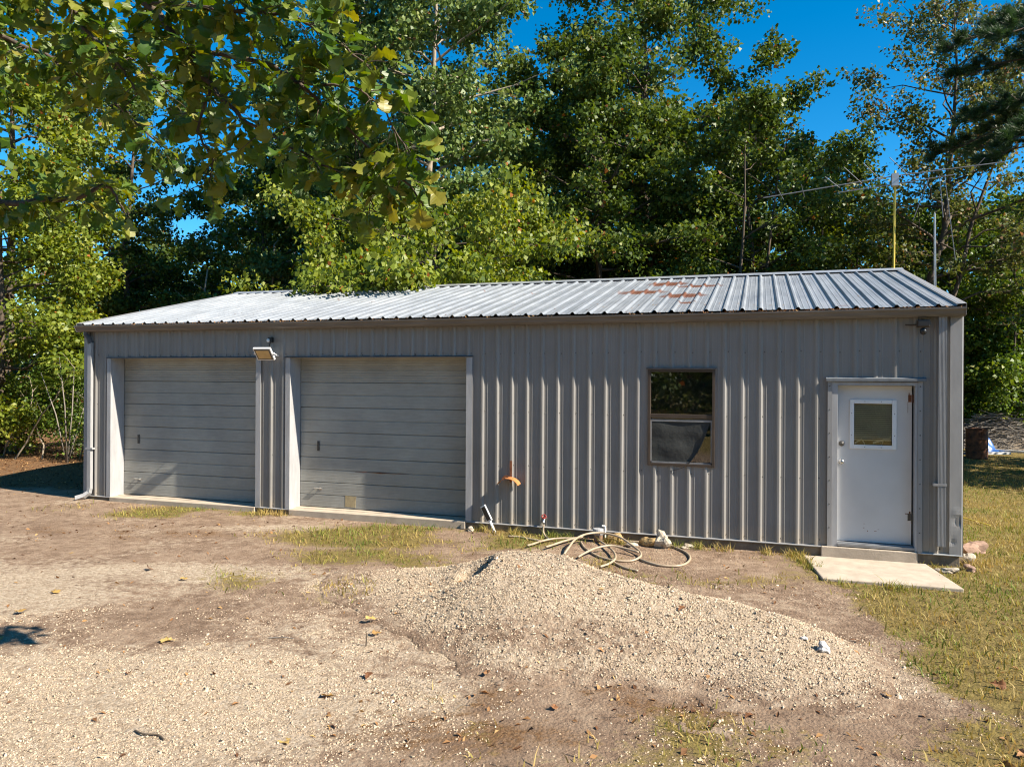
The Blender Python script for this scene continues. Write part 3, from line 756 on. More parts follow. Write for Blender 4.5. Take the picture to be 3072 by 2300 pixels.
# base flashing
for a, b in ((-.25, .355), (3.385, 4.025), (7.075, 12.06), (13.06, 13.54)):
    mb = MB(); mb.prism([(.004, .012), (-.0235, .010), (-.034, .002), (-.034, -.006), (-.030, -.006), (-.030, 0), (.004, .004)], 'x', a, b); part(mb.build('base_flashing', M['galv'] if a > 13 else M['trim']))
# garage bays
REV = 0.27
for bi, (a, b) in enumerate(((.36, 3.38), (4.03, 7.07))):
    box_part('jamb_trim', M['bluetrim'], a - .085, a, -.029, -.0235, 0.012, 2.437)
    box_part('jamb_trim', M['bluetrim'], b, b + .095, -.029, -.0235, 0.012, 2.437)
    box_part('jamb_return', M['bluetrim'], a - .004, a, -.0233, REV, 0.0, 2.437)
    box_part('jamb_return', M['bluetrim'], b, b + .004, -.0233, REV, 0.0, 2.437)
    box_part('header_soffit', M['bluetrim'], a, b, -.02, REV, 2.4385, 2.4425)
    mb = MB(); mb.prism([(.002, 2.462), (-.022, 2.458), (-.042, 2.446), (-.042, 2.438), (-.038, 2.438), (-.038, 2.443), (-.020, 2.4522), (.002, 2.456)], 'x', a - .10, b + .10); part(mb.build('header_flashing', M['dark_flash']))
    box_part('sill', M['concrete'], a + .001, b - .001, -.05, REV + .12, -.30, 0.006, bevel=.008)
    d = empty('garage_door', ((a + b) / 2, REV, 0)); d.parent = gar; d.matrix_parent_inverse = Matrix.Translation((-6.6, -4.25, 0))
    off = Matrix.Translation((-(a + b) / 2, -REV, 0))
    def dp(o): o.parent = d; o.matrix_parent_inverse = off; return o
    nsec = 6; H = 2.43; hh = H / nsec
    for s in range(nsec):
        z0 = .018 + s * hh; z1 = z0 + hh - .003; mid = (z0 + z1) / 2; y = REV + .001 * ((s * 7 + bi * 3) % 3)
        pr = [(z0, .010), (z0 + .007, 0)]
        if s >= nsec - 1:
            for q in range(1, 10): zz = z0 + (hh - .01) * q / 10; pr += [(zz - .008, 0), (zz - .003, .004), (zz + .003, .004), (zz + .008, 0)] if q != 5 else [(mid - .010, 0), (mid - .004, .009), (mid + .004, .009), (mid + .010, 0)]
        else:
            for q in (0.125, 0.25, .375): zz = z0 + hh * q; pr += [(zz - .006, 0), (zz, .0012), (zz + .006, 0)]
            pr += [(mid - .010, 0), (mid - .004, .009), (mid + .004, .009), (mid + .010, 0)]
            for q in (0.625, 0.75, .875): zz = z0 + hh * q; pr += [(zz - .006, 0), (zz, .0012), (zz + .006, 0)]
        pr += [(z1 - .007, 0), (z1, .010)]
        mb = MB(); n = len(pr)
        nseg = 14; rs = random.Random(s * 5 + bi)
        for g in range(nseg + 1):
            x = a + .006 + (b - a - .012) * g / nseg; wob = .0012 * math.sin(g * 1.3 + s)
            mb.v += [(x, y + dd + wob, zz) for zz, dd in pr]
        mb.f += [(g*n + i, (g+1)*n + i, (g+1)*n + i + 1, g*n + i + 1) for g in range(nseg) for i in range(n - 1)]
        mb.box(a + .006, b - .006, y + .012, y + .04, z0 + .001, z1 - .001)
        dp(mb.build('door_section', M['gdoor']))
    # bottom seal, lock plate and lift handle
    mb = MB(); mb.box(a + .01, b - .01, REV + .005, REV + .035, .0065, .0175); dp(mb.build('bottom_seal', M['black']))
    hx = a + (.33 if bi == 0 else .34)
    mb = MB(); mb.box(hx - .018, hx + .022, REV - .010, REV + .001, .93, 1.09); mb.box(hx - .010, hx + .014, REV - .017, REV - .010, .945, .985); mb.box(hx - .010, hx + .014, REV - .017, REV - .010, 1.035, 1.075); dp(mb.build('lock_plate', M['screw'], bevel=.002))
    mb = MB(); z = .305 if bi == 0 else .325
    mb.tube([(hx - .06, REV + .002, z), (hx - .055, REV - .03, z), (hx + .055, REV - .03, z), (hx + .06, REV + .002, z)], .009, 8); mb.box(hx + .02, hx + .075, REV - .006, REV + .001, z - .028, z + .022)
    dp(mb.build('lift_handle', M['chrome'], smooth=False))
    if bi == 1:
        mb = MB(); mb.prism([(4.87, .05), (5.06, .045), (5.07, .22), (4.875, .225)], 'y', REV - .004, REV + .004); dp(mb.build('patch', M['card']))
        mb = MB(); mb.tube([(5.05, REV + .002, .617), (5.4, REV - .001, .619), (5.5, REV - .003, .615), (5.65, REV - .001, .618), (6.0, REV + .002, .617)], [.002, .005, .010, .005, .002], 6); dp(mb.build('rust_streak', M['rust']))

# ---- window
def window():
    a, b, c, d = 9.74, 10.63, .95, 2.26
    w = empty('window', ((a + b) / 2, 0, c)); w.parent = gar; w.matrix_parent_inverse = Matrix.Translation((-6.6, -4.25, 0)); off = Matrix.Translation((-(a + b) / 2, 0, -c))
    def wp(o): o.parent = w; o.matrix_parent_inverse = off; return o
    mb = MB(); t = .036
    mb.box(a, a + t, -.030, .05, c, d); mb.box(b - t, b, -.030, .05, c, d); mb.box(a + t, b - t, -.029, .05, d - t, d); mb.box(a + t, b - t, -.029, .05, c, c + .035)
    wp(mb.build('window_frame', M['bronze'], bevel=.003))
    mb = MB(); mb.box(a - .02, b + .02, -.045, .01, d + .001, d + .022); wp(mb.build('drip_cap', M['dark_flash'], bevel=.003))
    m = 1.60
    mb = MB(); mb.box(a + t, b - t, -.018, .04, m - .005, m + .05); wp(mb.build('meeting_rail', M['bronze'], bevel=.003))
    mb = MB(); mb.box(a + t, b - t, -.012, -.004, m - .05, m - .02); mb.box(a + t, a + t + .018, -.012, -.004, c + .035, m - .05); mb.box(b - t - .018, b - t, -.012, -.004, c + .035, m - .05); mb.box(a + t, b - t, -.012, -.004, c + .035, c + .055); wp(mb.build('screen_frame', M['alu']))
    mb = MB(); mb.box(a + t, b - t, .022, .026, m + .05, d - t); wp(mb.build('upper_pane', M['pane']))
    mb = MB(); mb.box(a + t, b - t, .030, .034, c + .035, m - .005); wp(mb.build('lower_pane', M['pane']))
    # mesh screen with its right-hand lower corner torn loose
    vs = []; nx, nz = 24, 20; xa, xb, za, zb = a + t + .016, b - t - .016, c + .052, m - .048
    for j in range(nz + 1):
        for i in range(nx + 1):
            u, v = i / nx, j / nz; x = xa + (xb - xa) * u; z = za + (zb - za) * v
            y = -.004 + .004 * math.sin(u * 9 + v * 4) + .003 * math.sin(v * 13 + u * 2)
            lim = 0.62 + 0.38 * v ** .7
            if u > lim: x = xa + (xb - xa) * (lim + (u - lim) * .02); y -= .02 * (1 - v)
            vs.append((x, y, z))
    mb = MB(); mb.add(vs, [(j*(nx+1)+i, j*(nx+1)+i+1, (j+1)*(nx+1)+i+1, (j+1)*(nx+1)+i) for j in range(nz) for i in range(nx)]); wp(mb.build('insect_screen', M['screen'], smooth=True))
    mb = MB(); mb.tube(spline([(10.55, -.014, 1.52), (10.50, -.016, 1.36), (10.42, -.018, 1.18), (10.30, -.018, 1.0), (10.2, -.03, .93), (10.05, -.028, .88)]), .004, 6); wp(mb.build('loose_cord', M['black']))
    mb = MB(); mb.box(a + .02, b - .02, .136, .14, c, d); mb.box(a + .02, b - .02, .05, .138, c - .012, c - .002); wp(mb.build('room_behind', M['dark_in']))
window()

# ---- entry door
def entry_door():
    a, b, z0, z1 = 12.14, 13.01, .07, 2.06
    e = empty('entry_door', ((a + b) / 2, 0, 0)); e.parent = gar; e.matrix_parent_inverse = Matrix.Translation((-6.6, -4.25, 0)); off = Matrix.Translation((-(a + b) / 2, 0, 0))
    def ep(o): o.parent = e; o.matrix_parent_inverse = off; return o
    y = .085
    wx0, wx1, wz0, wz1 = 12.335, 12.785, 1.30, 1.835
    mb = MB(); q = [(a + .004, z0 + .004), (wx0, z0 + .004), (wx1, z0 + .004), (b - .008, z0 + .004), (a + .004, wz0), (wx0, wz0), (wx1, wz0), (b - .008, wz0), (a + .004, wz1), (wx0, wz1), (wx1, wz1), (b - .008, wz1), (a + .004, z1 - .004), (wx0, z1 - .004), (wx1, z1 - .004), (b - .008, z1 - .004)]
    vs = [(u, y, v) for u, v in q] + [(u, y + .044, v) for u, v in q]
    fs = []
    for r in range(3):
        for c in range(3):
            if r == 1 and c == 1: continue
            i = r * 4 + c; fs.append((i, i + 1, i + 5, i + 4)); fs.append((16 + i, 16 + i + 4, 16 + i + 5, 16 + i + 1))
    fs += [(0, 4, 20, 16), (4, 8, 24, 20), (8, 12, 28, 24), (3, 19, 23, 7), (7, 23, 27, 11), (11, 27, 31, 15), (12, 13, 29, 28), (13, 14, 30, 29), (14, 15, 31, 30)]
    mb.add(vs, fs); ep(mb.build('door_slab', M['doorwhite']))
    # light frame screwed round the glass
    mb = MB(); t = .045
    mb.box(wx0 - t, wx0 + .006, y - .014, y - .0005, wz0 - t, wz1 + t); mb.box(wx1 - .006, wx1 + t, y - .014, y - .0005, wz0 - t, wz1 + t); mb.box(wx0 + .006, wx1 - .006, y - .0145, y - .0005, wz1 - .006, wz1 + t); mb.box(wx0 + .006, wx1 - .006, y - .0145, y - .0005, wz0 - t, wz0 + .006)
    ep(mb.build('glazing_frame', M['white'], bevel=.004))
    mb = MB(); 
    for u in (wx0 + .13, wx1 - .13):
        for v in (wz0 - .022, wz1 + .022): mb.tube([(u, y - .018, v), (u, y - .013, v)], .005, 8)
    for v in (wz0 + .13, wz1 - .13):
        for u in (wx0 - .022, wx1 + .022): mb.tube([(u, y - .018, v), (u, y - .013, v)], .005, 8)
    ep(mb.build('frame_screws', M['screw']))
    mb = MB(); mb.box(wx0, wx1, y + .018, y + .022, wz0, wz1); ep(mb.build('pane', M['pane']))
    # mini blind: slats, and the bottom bunch hanging crooked
    mb = MB(); n = 19; zt = wz1 - .004; zb = wz0 + .095
    for k in range(n):
        z = zb + (zt - zb) * k / (n - 1); mb.add([(wx0 + .004, y + .026, z - .0095), (wx1 - .004, y + .026, z - .0095), (wx1 - .004, y + .032, z + .0105), (wx0 + .004, y + .032, z + .0105)], [(0, 1, 2, 3)])
    mb.box(wx0 + .005, wx1 - .005, y + .027, y + .045, zb - .035, zb - .018)
    for p0, p1 in (((wx0 + .02, .02), (wx0 + .10, .075)), ((wx0 + .10, .075), (wx0 + .14, .01)), ((wx1 - .22, .03), (wx1 - .01, .10)), ((wx1 - .12, .0), (wx1 - .10, .06))):
        mb.add([(p0[0], y + .030, wz0 + p0[1] - .012), (p1[0], y + .030, wz0 + p1[1] - .012), (p1[0], y + .032, wz0 + p1[1] + .014), (p0[0], y + .032, wz0 + p0[1] + .014)], [(0, 1, 2, 3)])
    bl = mb.build('window_blind', M['blind']); ep(bl)
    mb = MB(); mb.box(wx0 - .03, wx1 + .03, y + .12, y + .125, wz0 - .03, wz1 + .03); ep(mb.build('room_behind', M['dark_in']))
    def disc(cx, cz, prof, nm, m):
        mb = MB(); nn = 16; vs = []; fs = []
        for r, d in prof:
            for k in range(nn): an = 2 * math.pi * k / nn; vs.append((cx + r * math.cos(an), y - d, cz + r * math.sin(an)))
        for i in range(len(prof) - 1):
            for k in range(nn): fs.append((i*nn+k, i*nn+(k+1)%nn, (i+1)*nn+(k+1)%nn, (i+1)*nn+k))
        fs.append(tuple((len(prof)-1)*nn+k for k in range(nn))); mb.add(vs, fs); ep(mb.build(nm, m, smooth=True))
    disc(12.195, 1.315, [(.034, 0), (.034, .008), (.028, .014), (.016, .016), (.012, .022), (.004, .023)], 'deadbolt', M['screw'])
    disc(12.195, 1.085, [(.034, 0), (.032, .006), (.014, .010), (.013, .03), (.026, .038), (.030, .052), (.024, .066), (.008, .070)], 'door_knob', M['chrome'])
    for z in (.42, 1.9):
        mb = MB(); mb.tube([(b + .004, y - .006, z - .05), (b + .004, y - .006, z + .05)], .007, 8); mb.box(b - .05, b - .012, y - .003, y - .0005, z - .045, z + .045); ep(mb.build('hinge', M['screw'] if z < 1 else M['rust']))
    # jambs and head outside the slab
    mb = MB(); mb.box(12.071, a, -.0235, .14, .012, 2.105); mb.box(b + .012, 13.049, -.0235, .14, .012, 2.105); mb.box(a, b + .012, -.023, .14, z1, 2.105); ep(mb.build('door_frame', M['bluetrim'], bevel=.002))
    mb = MB(); mb.box(12.02, 12.0705, -.030, -.0237, .012, 2.12); mb.box(13.0495, 13.10, -.030, -.0237, .012, 2.12); ep(mb.build('edge_trim', M['trim']))
    mb = MB(); mb.prism([(.002, 2.165), (-.025, 2.16), (-.055, 2.145), (-.055, 2.112), (-.05, 2.112), (-.05, 2.14), (.002, 2.155)], 'x', 12.0, 13.14); ep(mb.build('door_flashing', M['headflash']))
    mb = MB(); mb.box(a, b + .012, -.03, .12, .022, .06); mb.box(a, b + .012, .01, .12, .060, .068); ep(mb.build('threshold', M['alu'], bevel=.004))
    mb = MB(); mb.box(11.95, 13.05, -.055, .12, -.30, .012); ep(mb.build('door_step', M['concrete'], bevel=.01))
    mb = MB()   # chipped paint along the hinge side
    for (u, v, w, h) in ((12.965, 1.86, .010, .11), (12.955, 1.72, .004, .14), (12.93, .455, .05, .010), (12.975, .46, .018, .03), (12.45, .25, .018, .006), (12.50, .21, .01, .012), (12.58, .215, .03, .005), (12.46, .30, .008, .008), (12.62, .24, .02, .004)):
        mb.box(u, u + w, y - .0016, y - .0004, v, v + h)
    ep(mb.build('paint_chips', M['rust']))
entry_door()

# ---- downspouts
def downspout_left():
    mb = MB(); x0, x1 = -.115, -.03
    mb.box(x0, x1, -.085, -.028, .12, 2.72)
    o = part(mb.build('downspout', M['downspout'], bevel=.006))
    mb = MB(); mb.tube([(-.15, -.085, 2.905), (-.15, -.085, 2.86), (-.10, -.07, 2.80), (-.072, -.056, 2.70)], [.04, .04, .042, .046], 8); part(mb.build('outlet_elbow', M['dark_flash'], bevel=0))
    mb = MB(); mb.tube([(-.072, -.056, .15), (-.075, -.065, .07), (-.14, -.12, .005), (-.24, -.19, -.035)], [.046, .046, .05, .055], 4); part(mb.build('shoe', M['downspout']))
    mb = MB(); mb.box(-.15, 0.01, -.088, -.0265, .83, .86); part(mb.build('strap', M['downspout']))
def downspout_right():
    mb = MB(); x0, x1 = 13.265, 13.352; pts = []
    n = 6
    for i in range(n):
        u = x0 + (x1 - x0) * i / n; w = (x1 - x0) / n; pts += [(u, -.092), (u + w * .3, -.092), (u + w * .5, -.086), (u + w * .8, -.086)]
    pts += [(x1, -.092), (x1, -.03), (x0, -.03)]
    mb.prism(pts, 'z', .11, 2.91); part(mb.build('downspout', M['downspout']))
    mb = MB(); mb.box(x0 - .055, x1 + .004, -.096, -.0265, .845, .875); part(mb.build('strap', M['trim']))
downspout_left(); downspout_right()

# ---- sheet screws (too small to pick apart)
def screws():
    vs = []; fs = []
    def add(x, z, y=-.004):
        b = len(vs); r = .008
        for k in range(6): a = k * math.pi / 3; vs.append((x + r * math.cos(a), y, z + r * math.sin(a)))
        for k in range(6): a = k * math.pi / 3; vs.append((x + .5 * r * math.cos(a), y - .005, z + .5 * r * math.sin(a)))
        fs.append(tuple(b + 6 + k for k in range(6)))
        fs.extend((b + k, b + (k + 1) % 6, b + 6 + (k + 1) % 6, b + 6 + k) for k in range(6))
    rr = random.Random(2)
    for i in range(0, 59):
        x = i * P + .045
        for z in (2.49, 1.64, .86, .07):
            if any(o[0] - .1 < x < o[1] + .1 and o[2] - .05 < z < o[3] + .05 for o in OPEN): continue
            add(x + rr.uniform(-.01, .01), z + rr.uniform(-.012, .012))
    for z in np.arange(.25, 2.1, .3): add(12.045, z, -.0305); add(13.075, z, -.0305)
    for o in OPEN[:2]:
        for x in np.arange(o[0] + .1, o[1], .3): add(x, 2.475, -.004)
    mb = MB(); mb.add(vs, fs); o = part(mb.build('screws', M['screw'])); tag(o, kind='stuff')
screws()

# ---- concrete pad at the door
mb = MB(); mb.prism([(11.74, -.058), (13.14, -.058), (13.30, -1.17), (11.88, -1.20)], 'z', -.30, -.115)
tag(mb.build('concrete_pad', M['concrete'], bevel=.012), 'pale concrete slab on the ground below the white entry door', 'concrete pad')

# ================================================================== FIXTURES ON THE WALL
def place(o, t): o.parent = t; o.matrix_parent_inverse = Matrix.Translation(-Vector(t.location)); return o

t = tag(empty('floodlight', (3.66, -.02, 2.50)), 'square white floodlight tilted down on the pier between the garage doors', 'floodlight')
ang = math.radians(42); ca, sa = math.cos(ang), math.sin(ang)
def fl(u, v, w):  # u across, v up the lamp face, w out of the face
    n = (0, -ca, -sa); upv = (0, -sa, ca); yaw = .12
    x, y, z = u, v * upv[1] + w * n[1], v * upv[2] + w * n[2]
    return (3.66 + x * math.cos(yaw) - y * math.sin(yaw), -.20 + x * math.sin(yaw) + y * math.cos(yaw), 2.49 + z)
def fbox(mb, u0, u1, v0, v1, w0, w1):
    c = [(u0,v0,w0),(u1,v0,w0),(u1,v1,w0),(u0,v1,w0),(u0,v0,w1),(u1,v0,w1),(u1,v1,w1),(u0,v1,w1)]
    mb.add([fl(*q) for q in c], [(0,3,2,1),(4,5,6,7),(0,1,5,4),(1,2,6,5),(2,3,7,6),(3,0,4,7)])
mb = MB(); fbox(mb, -.15, .15, -.12, .12, -.03, .008)
for q in range(6): fbox(mb, -.12 + q * .045, -.112 + q * .045, -.09, .09, -.045, -.0305)
place(mb.build('housing', M['white'], bevel=.004), t)
mb = MB(); fbox(mb, -.132, .132, -.102, .102, .0085, .012); place(mb.build('bezel', M['dark_flash']), t)
mb = MB(); fbox(mb, -.112, .112, -.082, .082, .0125, .015); place(mb.build('lens', M['amber']), t)
mb = MB(); mb.tube([fl(-.16, 0, -.015), (3.50, -.03, 2.47), (3.82, -.03, 2.47), fl(.16, 0, -.015)], .008, 6); mb.box(3.62, 3.70, -.035, -.0235, 2.44, 2.50); place(mb.build('bracket', M['white']), t)
for s in (-1, 1):
    mb = MB(); mb.tube([fl(s * .148, 0, -.015), fl(s * .175, 0, -.015)], .018, 8); place(mb.build('pivot_knob', M['white']), t)

t = tag(empty('motion_sensor', (3.67, -.02, 2.72)), 'small dark sensor box mounted above the square floodlight', 'sensor')
mb = MB(); mb.box(3.635, 3.715, -.075, -.02, 2.68, 2.77); place(mb.build('body', M['black'], bevel=.01), t)
mb = MB(); mb.lathe([(.004, -.03), (.022, -.02), (.026, 0), (.022, .02), (.004, .03)], (3.66, -.092, 2.715), 10); place(mb.build('eye', M['white'], smooth=True), t)
mb = MB(); mb.tube([(3.675, -.05, 2.69), (3.675, -.08, 2.64), (3.675, -.06, 2.60)], .009, 6); place(mb.build('arm', M['black']), t)

t = tag(empty('security_light', (13.08, -.02, 2.80)), 'small dark security light with a round camera, high by the right downspout', 'security light')
mb = MB(); mb.box(13.02, 13.16, -.15, -.06, 2.775, 2.865); place(mb.build('housing', M['bronze'], bevel=.012), t)
mb = MB(); mb.box(13.03, 13.15, -.156, -.1505, 2.79, 2.85); place(mb.build('lens', M['black']), t)
mb = MB(); mb.lathe([(.006, -.045), (.032, -.03), (.04, 0), (.034, .03), (.015, .045)], (13.09, -.11, 2.725), 14); place(mb.build('camera_ball', M['black'], smooth=True), t)
mb = MB(); mb.tube([(13.09, -.06, 2.81), (13.08, -.02, 2.80)], .02, 8); mb.tube([(13.03, -.05, 2.81), (12.96, -.05, 2.808), (12.90, -.045, 2.812)], .010, 6); place(mb.build('bracket', M['bronze']), t)

t = tag(empty('hose_hanger', (7.77, -.02, .68)), 'rusty orange curved hose hanger screwed to the wall right of the garage doors', 'hose hanger')
mb = MB(); mb.box(7.755, 7.79, -.032, -.0235, .62, .93); place(mb.build('back_strap', M['rust']), t)
mb = MB(); vs = []; n = 14
for k in range(n + 1):
    a = math.radians(25 + 130 * k / n); x = 7.765 + .175 * math.cos(a); z = .545 + .155 * math.sin(a)
    vs += [(x, -.03, z), (x, -.17, z - .012), (x, -.17, z - .018), (x, -.03, z - .006)]
fs = []
for k in range(n):
    b = k * 4; fs += [(b, b + 1, b + 5, b + 4), (b + 1, b + 2, b + 6, b + 5), (b + 2, b + 3, b + 7, b + 6), (b + 3, b, b + 4, b + 7)]
mb.add(vs, fs); place(mb.build('saddle', M['orange']), t)
mb = MB(); mb.prism([(7.70, .66), (7.74, .70), (7.78, .705), (7.80, .74), (7.73, .735), (7.69, .70)], 'y', -.182, -.171); place(mb.build('end_plate', M['rust']), t)

t = tag(empty('solar_light', (7.56, -.16, -.10)), 'small solar path light with a dark panel leaning on the wall base', 'solar light')
mb = MB(); mb.tube([(7.60, -.17, -.13), (7.50, -.15, .06)], [.017, .02], 10); place(mb.build('stake', M['white']), t)
d = Vector((7.38, -.13, .27)) - Vector((7.50, -.15, .06)); d.normalize(); s = Vector((.75, -.3, .45)).normalized(); s = (s - d * s.dot(d)).normalized(); nn = d.cross(s)
def slb(mb, c, hw, l, th):
    c = Vector(c); q = []
    for w in (-th, th):
        for u, v in ((-hw, 0), (hw, 0), (hw, l), (-hw, l)): q.append(c + s * u + d * v + nn * w)
    mb.add(q, [(0,3,2,1),(4,5,6,7),(0,1,5,4),(1,2,6,5),(2,3,7,6),(3,0,4,7)])
mb = MB(); slb(mb, (7.50, -.15, .06), .047, .245, .012); place(mb.build('head', M['white'], bevel=.003), t)
fs_ = -1 if (nn.dot(Vector((4, -10, 2))) < 0) else 1
mb = MB(); slb(mb, Vector((7.50, -.15, .06)) + d * .02 + nn * fs_ * .0145, .036, .205, .002); place(mb.build('panel', M['black']), t)

t = tag(empty('faucet', (8.29, -.02, .12)), 'red-handled outdoor faucet low on the metal wall, with the hose attached', 'faucet')
mb = MB(); mb.tube([(8.29, -.001, .13), (8.29, -.075, .125), (8.29, -.10, .09), (8.29, -.10, .055)], [.018, .018, .017, .016], 10); mb.tube([(8.29, -.02, .13), (8.29, -.026, .13)], .036, 12); place(mb.build('spout', M['chrome'], smooth=False), t)
mb = MB(); mb.tube([(8.29, -.055, .13), (8.29, -.07, .175)], .007, 6)
mb.tube([(8.255, -.08, .165), (8.27, -.07, .185), (8.29, -.068, .19), (8.31, -.074, .182), (8.325, -.085, .16), (8.31, -.095, .145), (8.29, -.097, .14), (8.27, -.092, .148), (8.255, -.08, .165)], .008, 6); place(mb.build('handle', mat('red_handle', (.35, .03, .025), .5)), t)

# garden hose: faucet, runs on the ground, loose coils
def hp(l, lift=0.0):
    out = []
    for i, q in enumerate(l):
        x, y = q[0], min(q[1], -.085); z = float(gz(x, y)) + max(float(pile_h(np.array([x]), np.array([y]))[0]), 0) + .017 + (q[2] if len(q) > 2 else lift); out.append((x, y, z))
    return out
t = tag(empty('garden_hose', (9.2, -.5, -.12)), 'tan garden hose lying in loose coils between faucet and gravel heap', 'garden hose')
H = [[(8.29, -.10, .055), (8.285, -.10, -.02), (8.30, -.12, -.07)] + hp([(8.36, -.2), (8.42, -.3), (8.40, -.44), (8.22, -.40), (8.0, -.34), (7.85, -.36)]),
     hp([(8.28, -.86), (8.32, -.76), (8.38, -.53), (8.49, -.37), (8.63, -.29), (8.75, -.25), (8.83, -.16)], .02),
     hp([(8.55, -.9), (8.60, -.74), (8.69, -.49), (8.79, -.28), (8.88, -.15)], .03),
     hp([(8.83, -1.05), (8.86, -.92, .06), (8.88, -.62, .10), (8.98, -.35, .12), (9.16, -.24, .12), (9.40, -.32, .10), (9.62, -.54, .06), (9.76, -.76, .03), (9.78, -.97, .02), (9.68, -1.11), (9.49, -1.14), (9.29, -1.03), (9.03, -.68), (8.88, -.32)]),
     hp([(9.05, -1.2, .02), (9.1, -1.07, .04), (9.2, -.84, .06), (9.36, -.68, .07), (9.54, -.69, .05), (9.74, -.8, .04)]),
     hp([(9.09, -.2, .02), (9.26, -.5, .03), (9.43, -.85, .04), (9.51, -1.15, .03), (9.48, -1.4, .02), (9.40, -1.55, .01)]),
     hp([(9.47, -1.2, .02), (9.55, -1.3), (9.68, -1.44), (9.84, -1.5)]),
     hp([(9.46, -.1), (9.58, -.09), (9.74, -.1), (10.02, -.13), (10.25, -.36), (10.37, -.66), (10.36, -.97), (10.26, -1.15), (10.07, -1.19), (9.9, -1.1), (9.78, -.97)])]
for l in H:
    mb = MB(); mb.tube(spline(l, 8), .0145, 8); place(mb.build('hose_run', M['hose'], smooth=True), t)
mb = MB(); mb.tube([hp([(8.36, -.20)])[0], hp([(8.42, -.31)])[0]], .02, 8); place(mb.build('coupling', M['chrome']), t)
mb = MB(); mb.tube([hp([(8.80, -.20)], .02)[0], hp([(8.86, -.13)], .02)[0]], .021, 8); place(mb.build('coupling', M['chrome']), t)

t = tag(empty('cleanout_pipe', (9.09, -.13, -.13)), 'short brown pipe with a grey plastic cap standing by the hose coils', 'pipe')
mb = MB(); mb.lathe([(.062, -.2), (.062, .13)], (9.09, -.16, -.10), 18); place(mb.build('pipe', M['terracotta'], smooth=False), t)
mb = MB(); mb.lathe([(.074, .085), (.074, .155), (.068, .163), (.02, .163), (.018, .167), (.004, .167)], (9.09, -.16, -.10), 18); place(mb.build('cap', M['pvc']), t)
mb = MB(); mb.tube([(9.185, -.145, -.15), (9.185, -.145, .085), (9.175, -.145, .10), (9.14, -.15, .10)], .011, 8); place(mb.build('vent_tube', M['white']), t)

def rock(loc, size, m, seed, label, sq=(1, .8, .7), group=None):
    r = random.Random(seed); import bmesh
    bm = bmesh.new(); bmesh.ops.create_icosphere(bm, subdivisions=3, radius=1)
    ph = [r.uniform(0, 6) for _ in range(9)]
    for v in bm.verts:
        c = v.co; k = 1 + .22 * math.sin(c.x * 2.6 + ph[0]) * math.sin(c.y * 2.9 + ph[1]) + .17 * math.sin(c.z * 4.1 + ph[2] + c.x * 2) + .09 * math.sin(c.x * 8 + ph[3]) * math.sin(c.y * 7 + ph[4] + c.z * 6) + .05 * math.sin(c.y * 14 + ph[5]) * math.sin(c.z * 13 + ph[6])
        for a in range(3):
            n = Vector((math.sin(ph[a]), math.cos(ph[a + 3]), math.sin(ph[a + 5] + 1))).normalized(); dd = c.dot(n)
            if dd > .62: k *= .62 / dd
        v.co = Vector((c.x * k * sq[0], c.y * k * sq[1], c.z * k * sq[2])) * size
    me = bpy.data.meshes.new('rock'); bm.to_mesh(me); bm.free(); me.materials.append(m)
    o = bpy.data.objects.new('rock', me); COL.objects.link(o)
    o.location = (loc[0], loc[1], float(gz(loc[0], loc[1])) + max(0, float(pile_h(np.array([loc[0]]), np.array([loc[1]]))[0])) + size * sq[2] * .45 + (loc[2] if len(loc) > 2 else 0)); o.rotation_euler = (r.uniform(-.2, .2), r.uniform(-.2, .2), r.uniform(0, 6))
    return tag(o, label, 'rock', group)
G1 = 'stones along the wall base'
rock((9.33, -.12), .12, M['limestone'], 1, 'yellow-tan rock against the wall beside the grey pipe cap', group=G1)
rock((9.58, -.30), .08, M['palestone'], 2, 'flat pale stone lying in front of the tan rocks at the wall', (1.4, .9, .4), G1)
rock((9.76, -.16), .12, M['limestone'], 3, 'middle tan rock of the row under the window', (1.2, .8, .75), G1)
rock((9.97, -.17), .14, M['palestone'], 4, 'largest pale craggy rock under the window, ringed by hose', (.95, .85, .95), G1)
rock((10.28, -.12), .07, M['palestone'], 5, 'small half-buried pale stone right of the craggy rock', (1.5, .8, .5), G1)
rock((7.2, -.14), .065, M['palestone'], 6, 'small pale stone by the garage door corner near the solar light', (1.2, .9, .6), G1)
rock((11.69, -3.93), .062, M['whitestone'], 7, 'white and grey stone at the right foot of the gravel heap', (.85, .8, .8))
rock((11.55, -3.80), .035, M['whitestone'], 17, 'small pale stone just behind the white stone by the heap', (1.2, .8, .4))
rock((13.86, .95), .15, M['pinkstone'], 8, 'reddish rock on the lawn behind the right corner of the garage', (1.2, .9, .8))
rock((13.66, .35), .11, M['palestone'], 9, 'pale rock tucked against the right corner of the garage', (.8, .9, 1.0))
rock((13.33, -.30), .10, M['palestone'], 10, 'flat grey stone beside the right edge of the concrete pad', (1.2, .9, .45))
rock((13.60, -.16), .07, M['pinkstone'], 11, 'small brown stone at the foot of the right corner trim', (1.1, .9, .7))

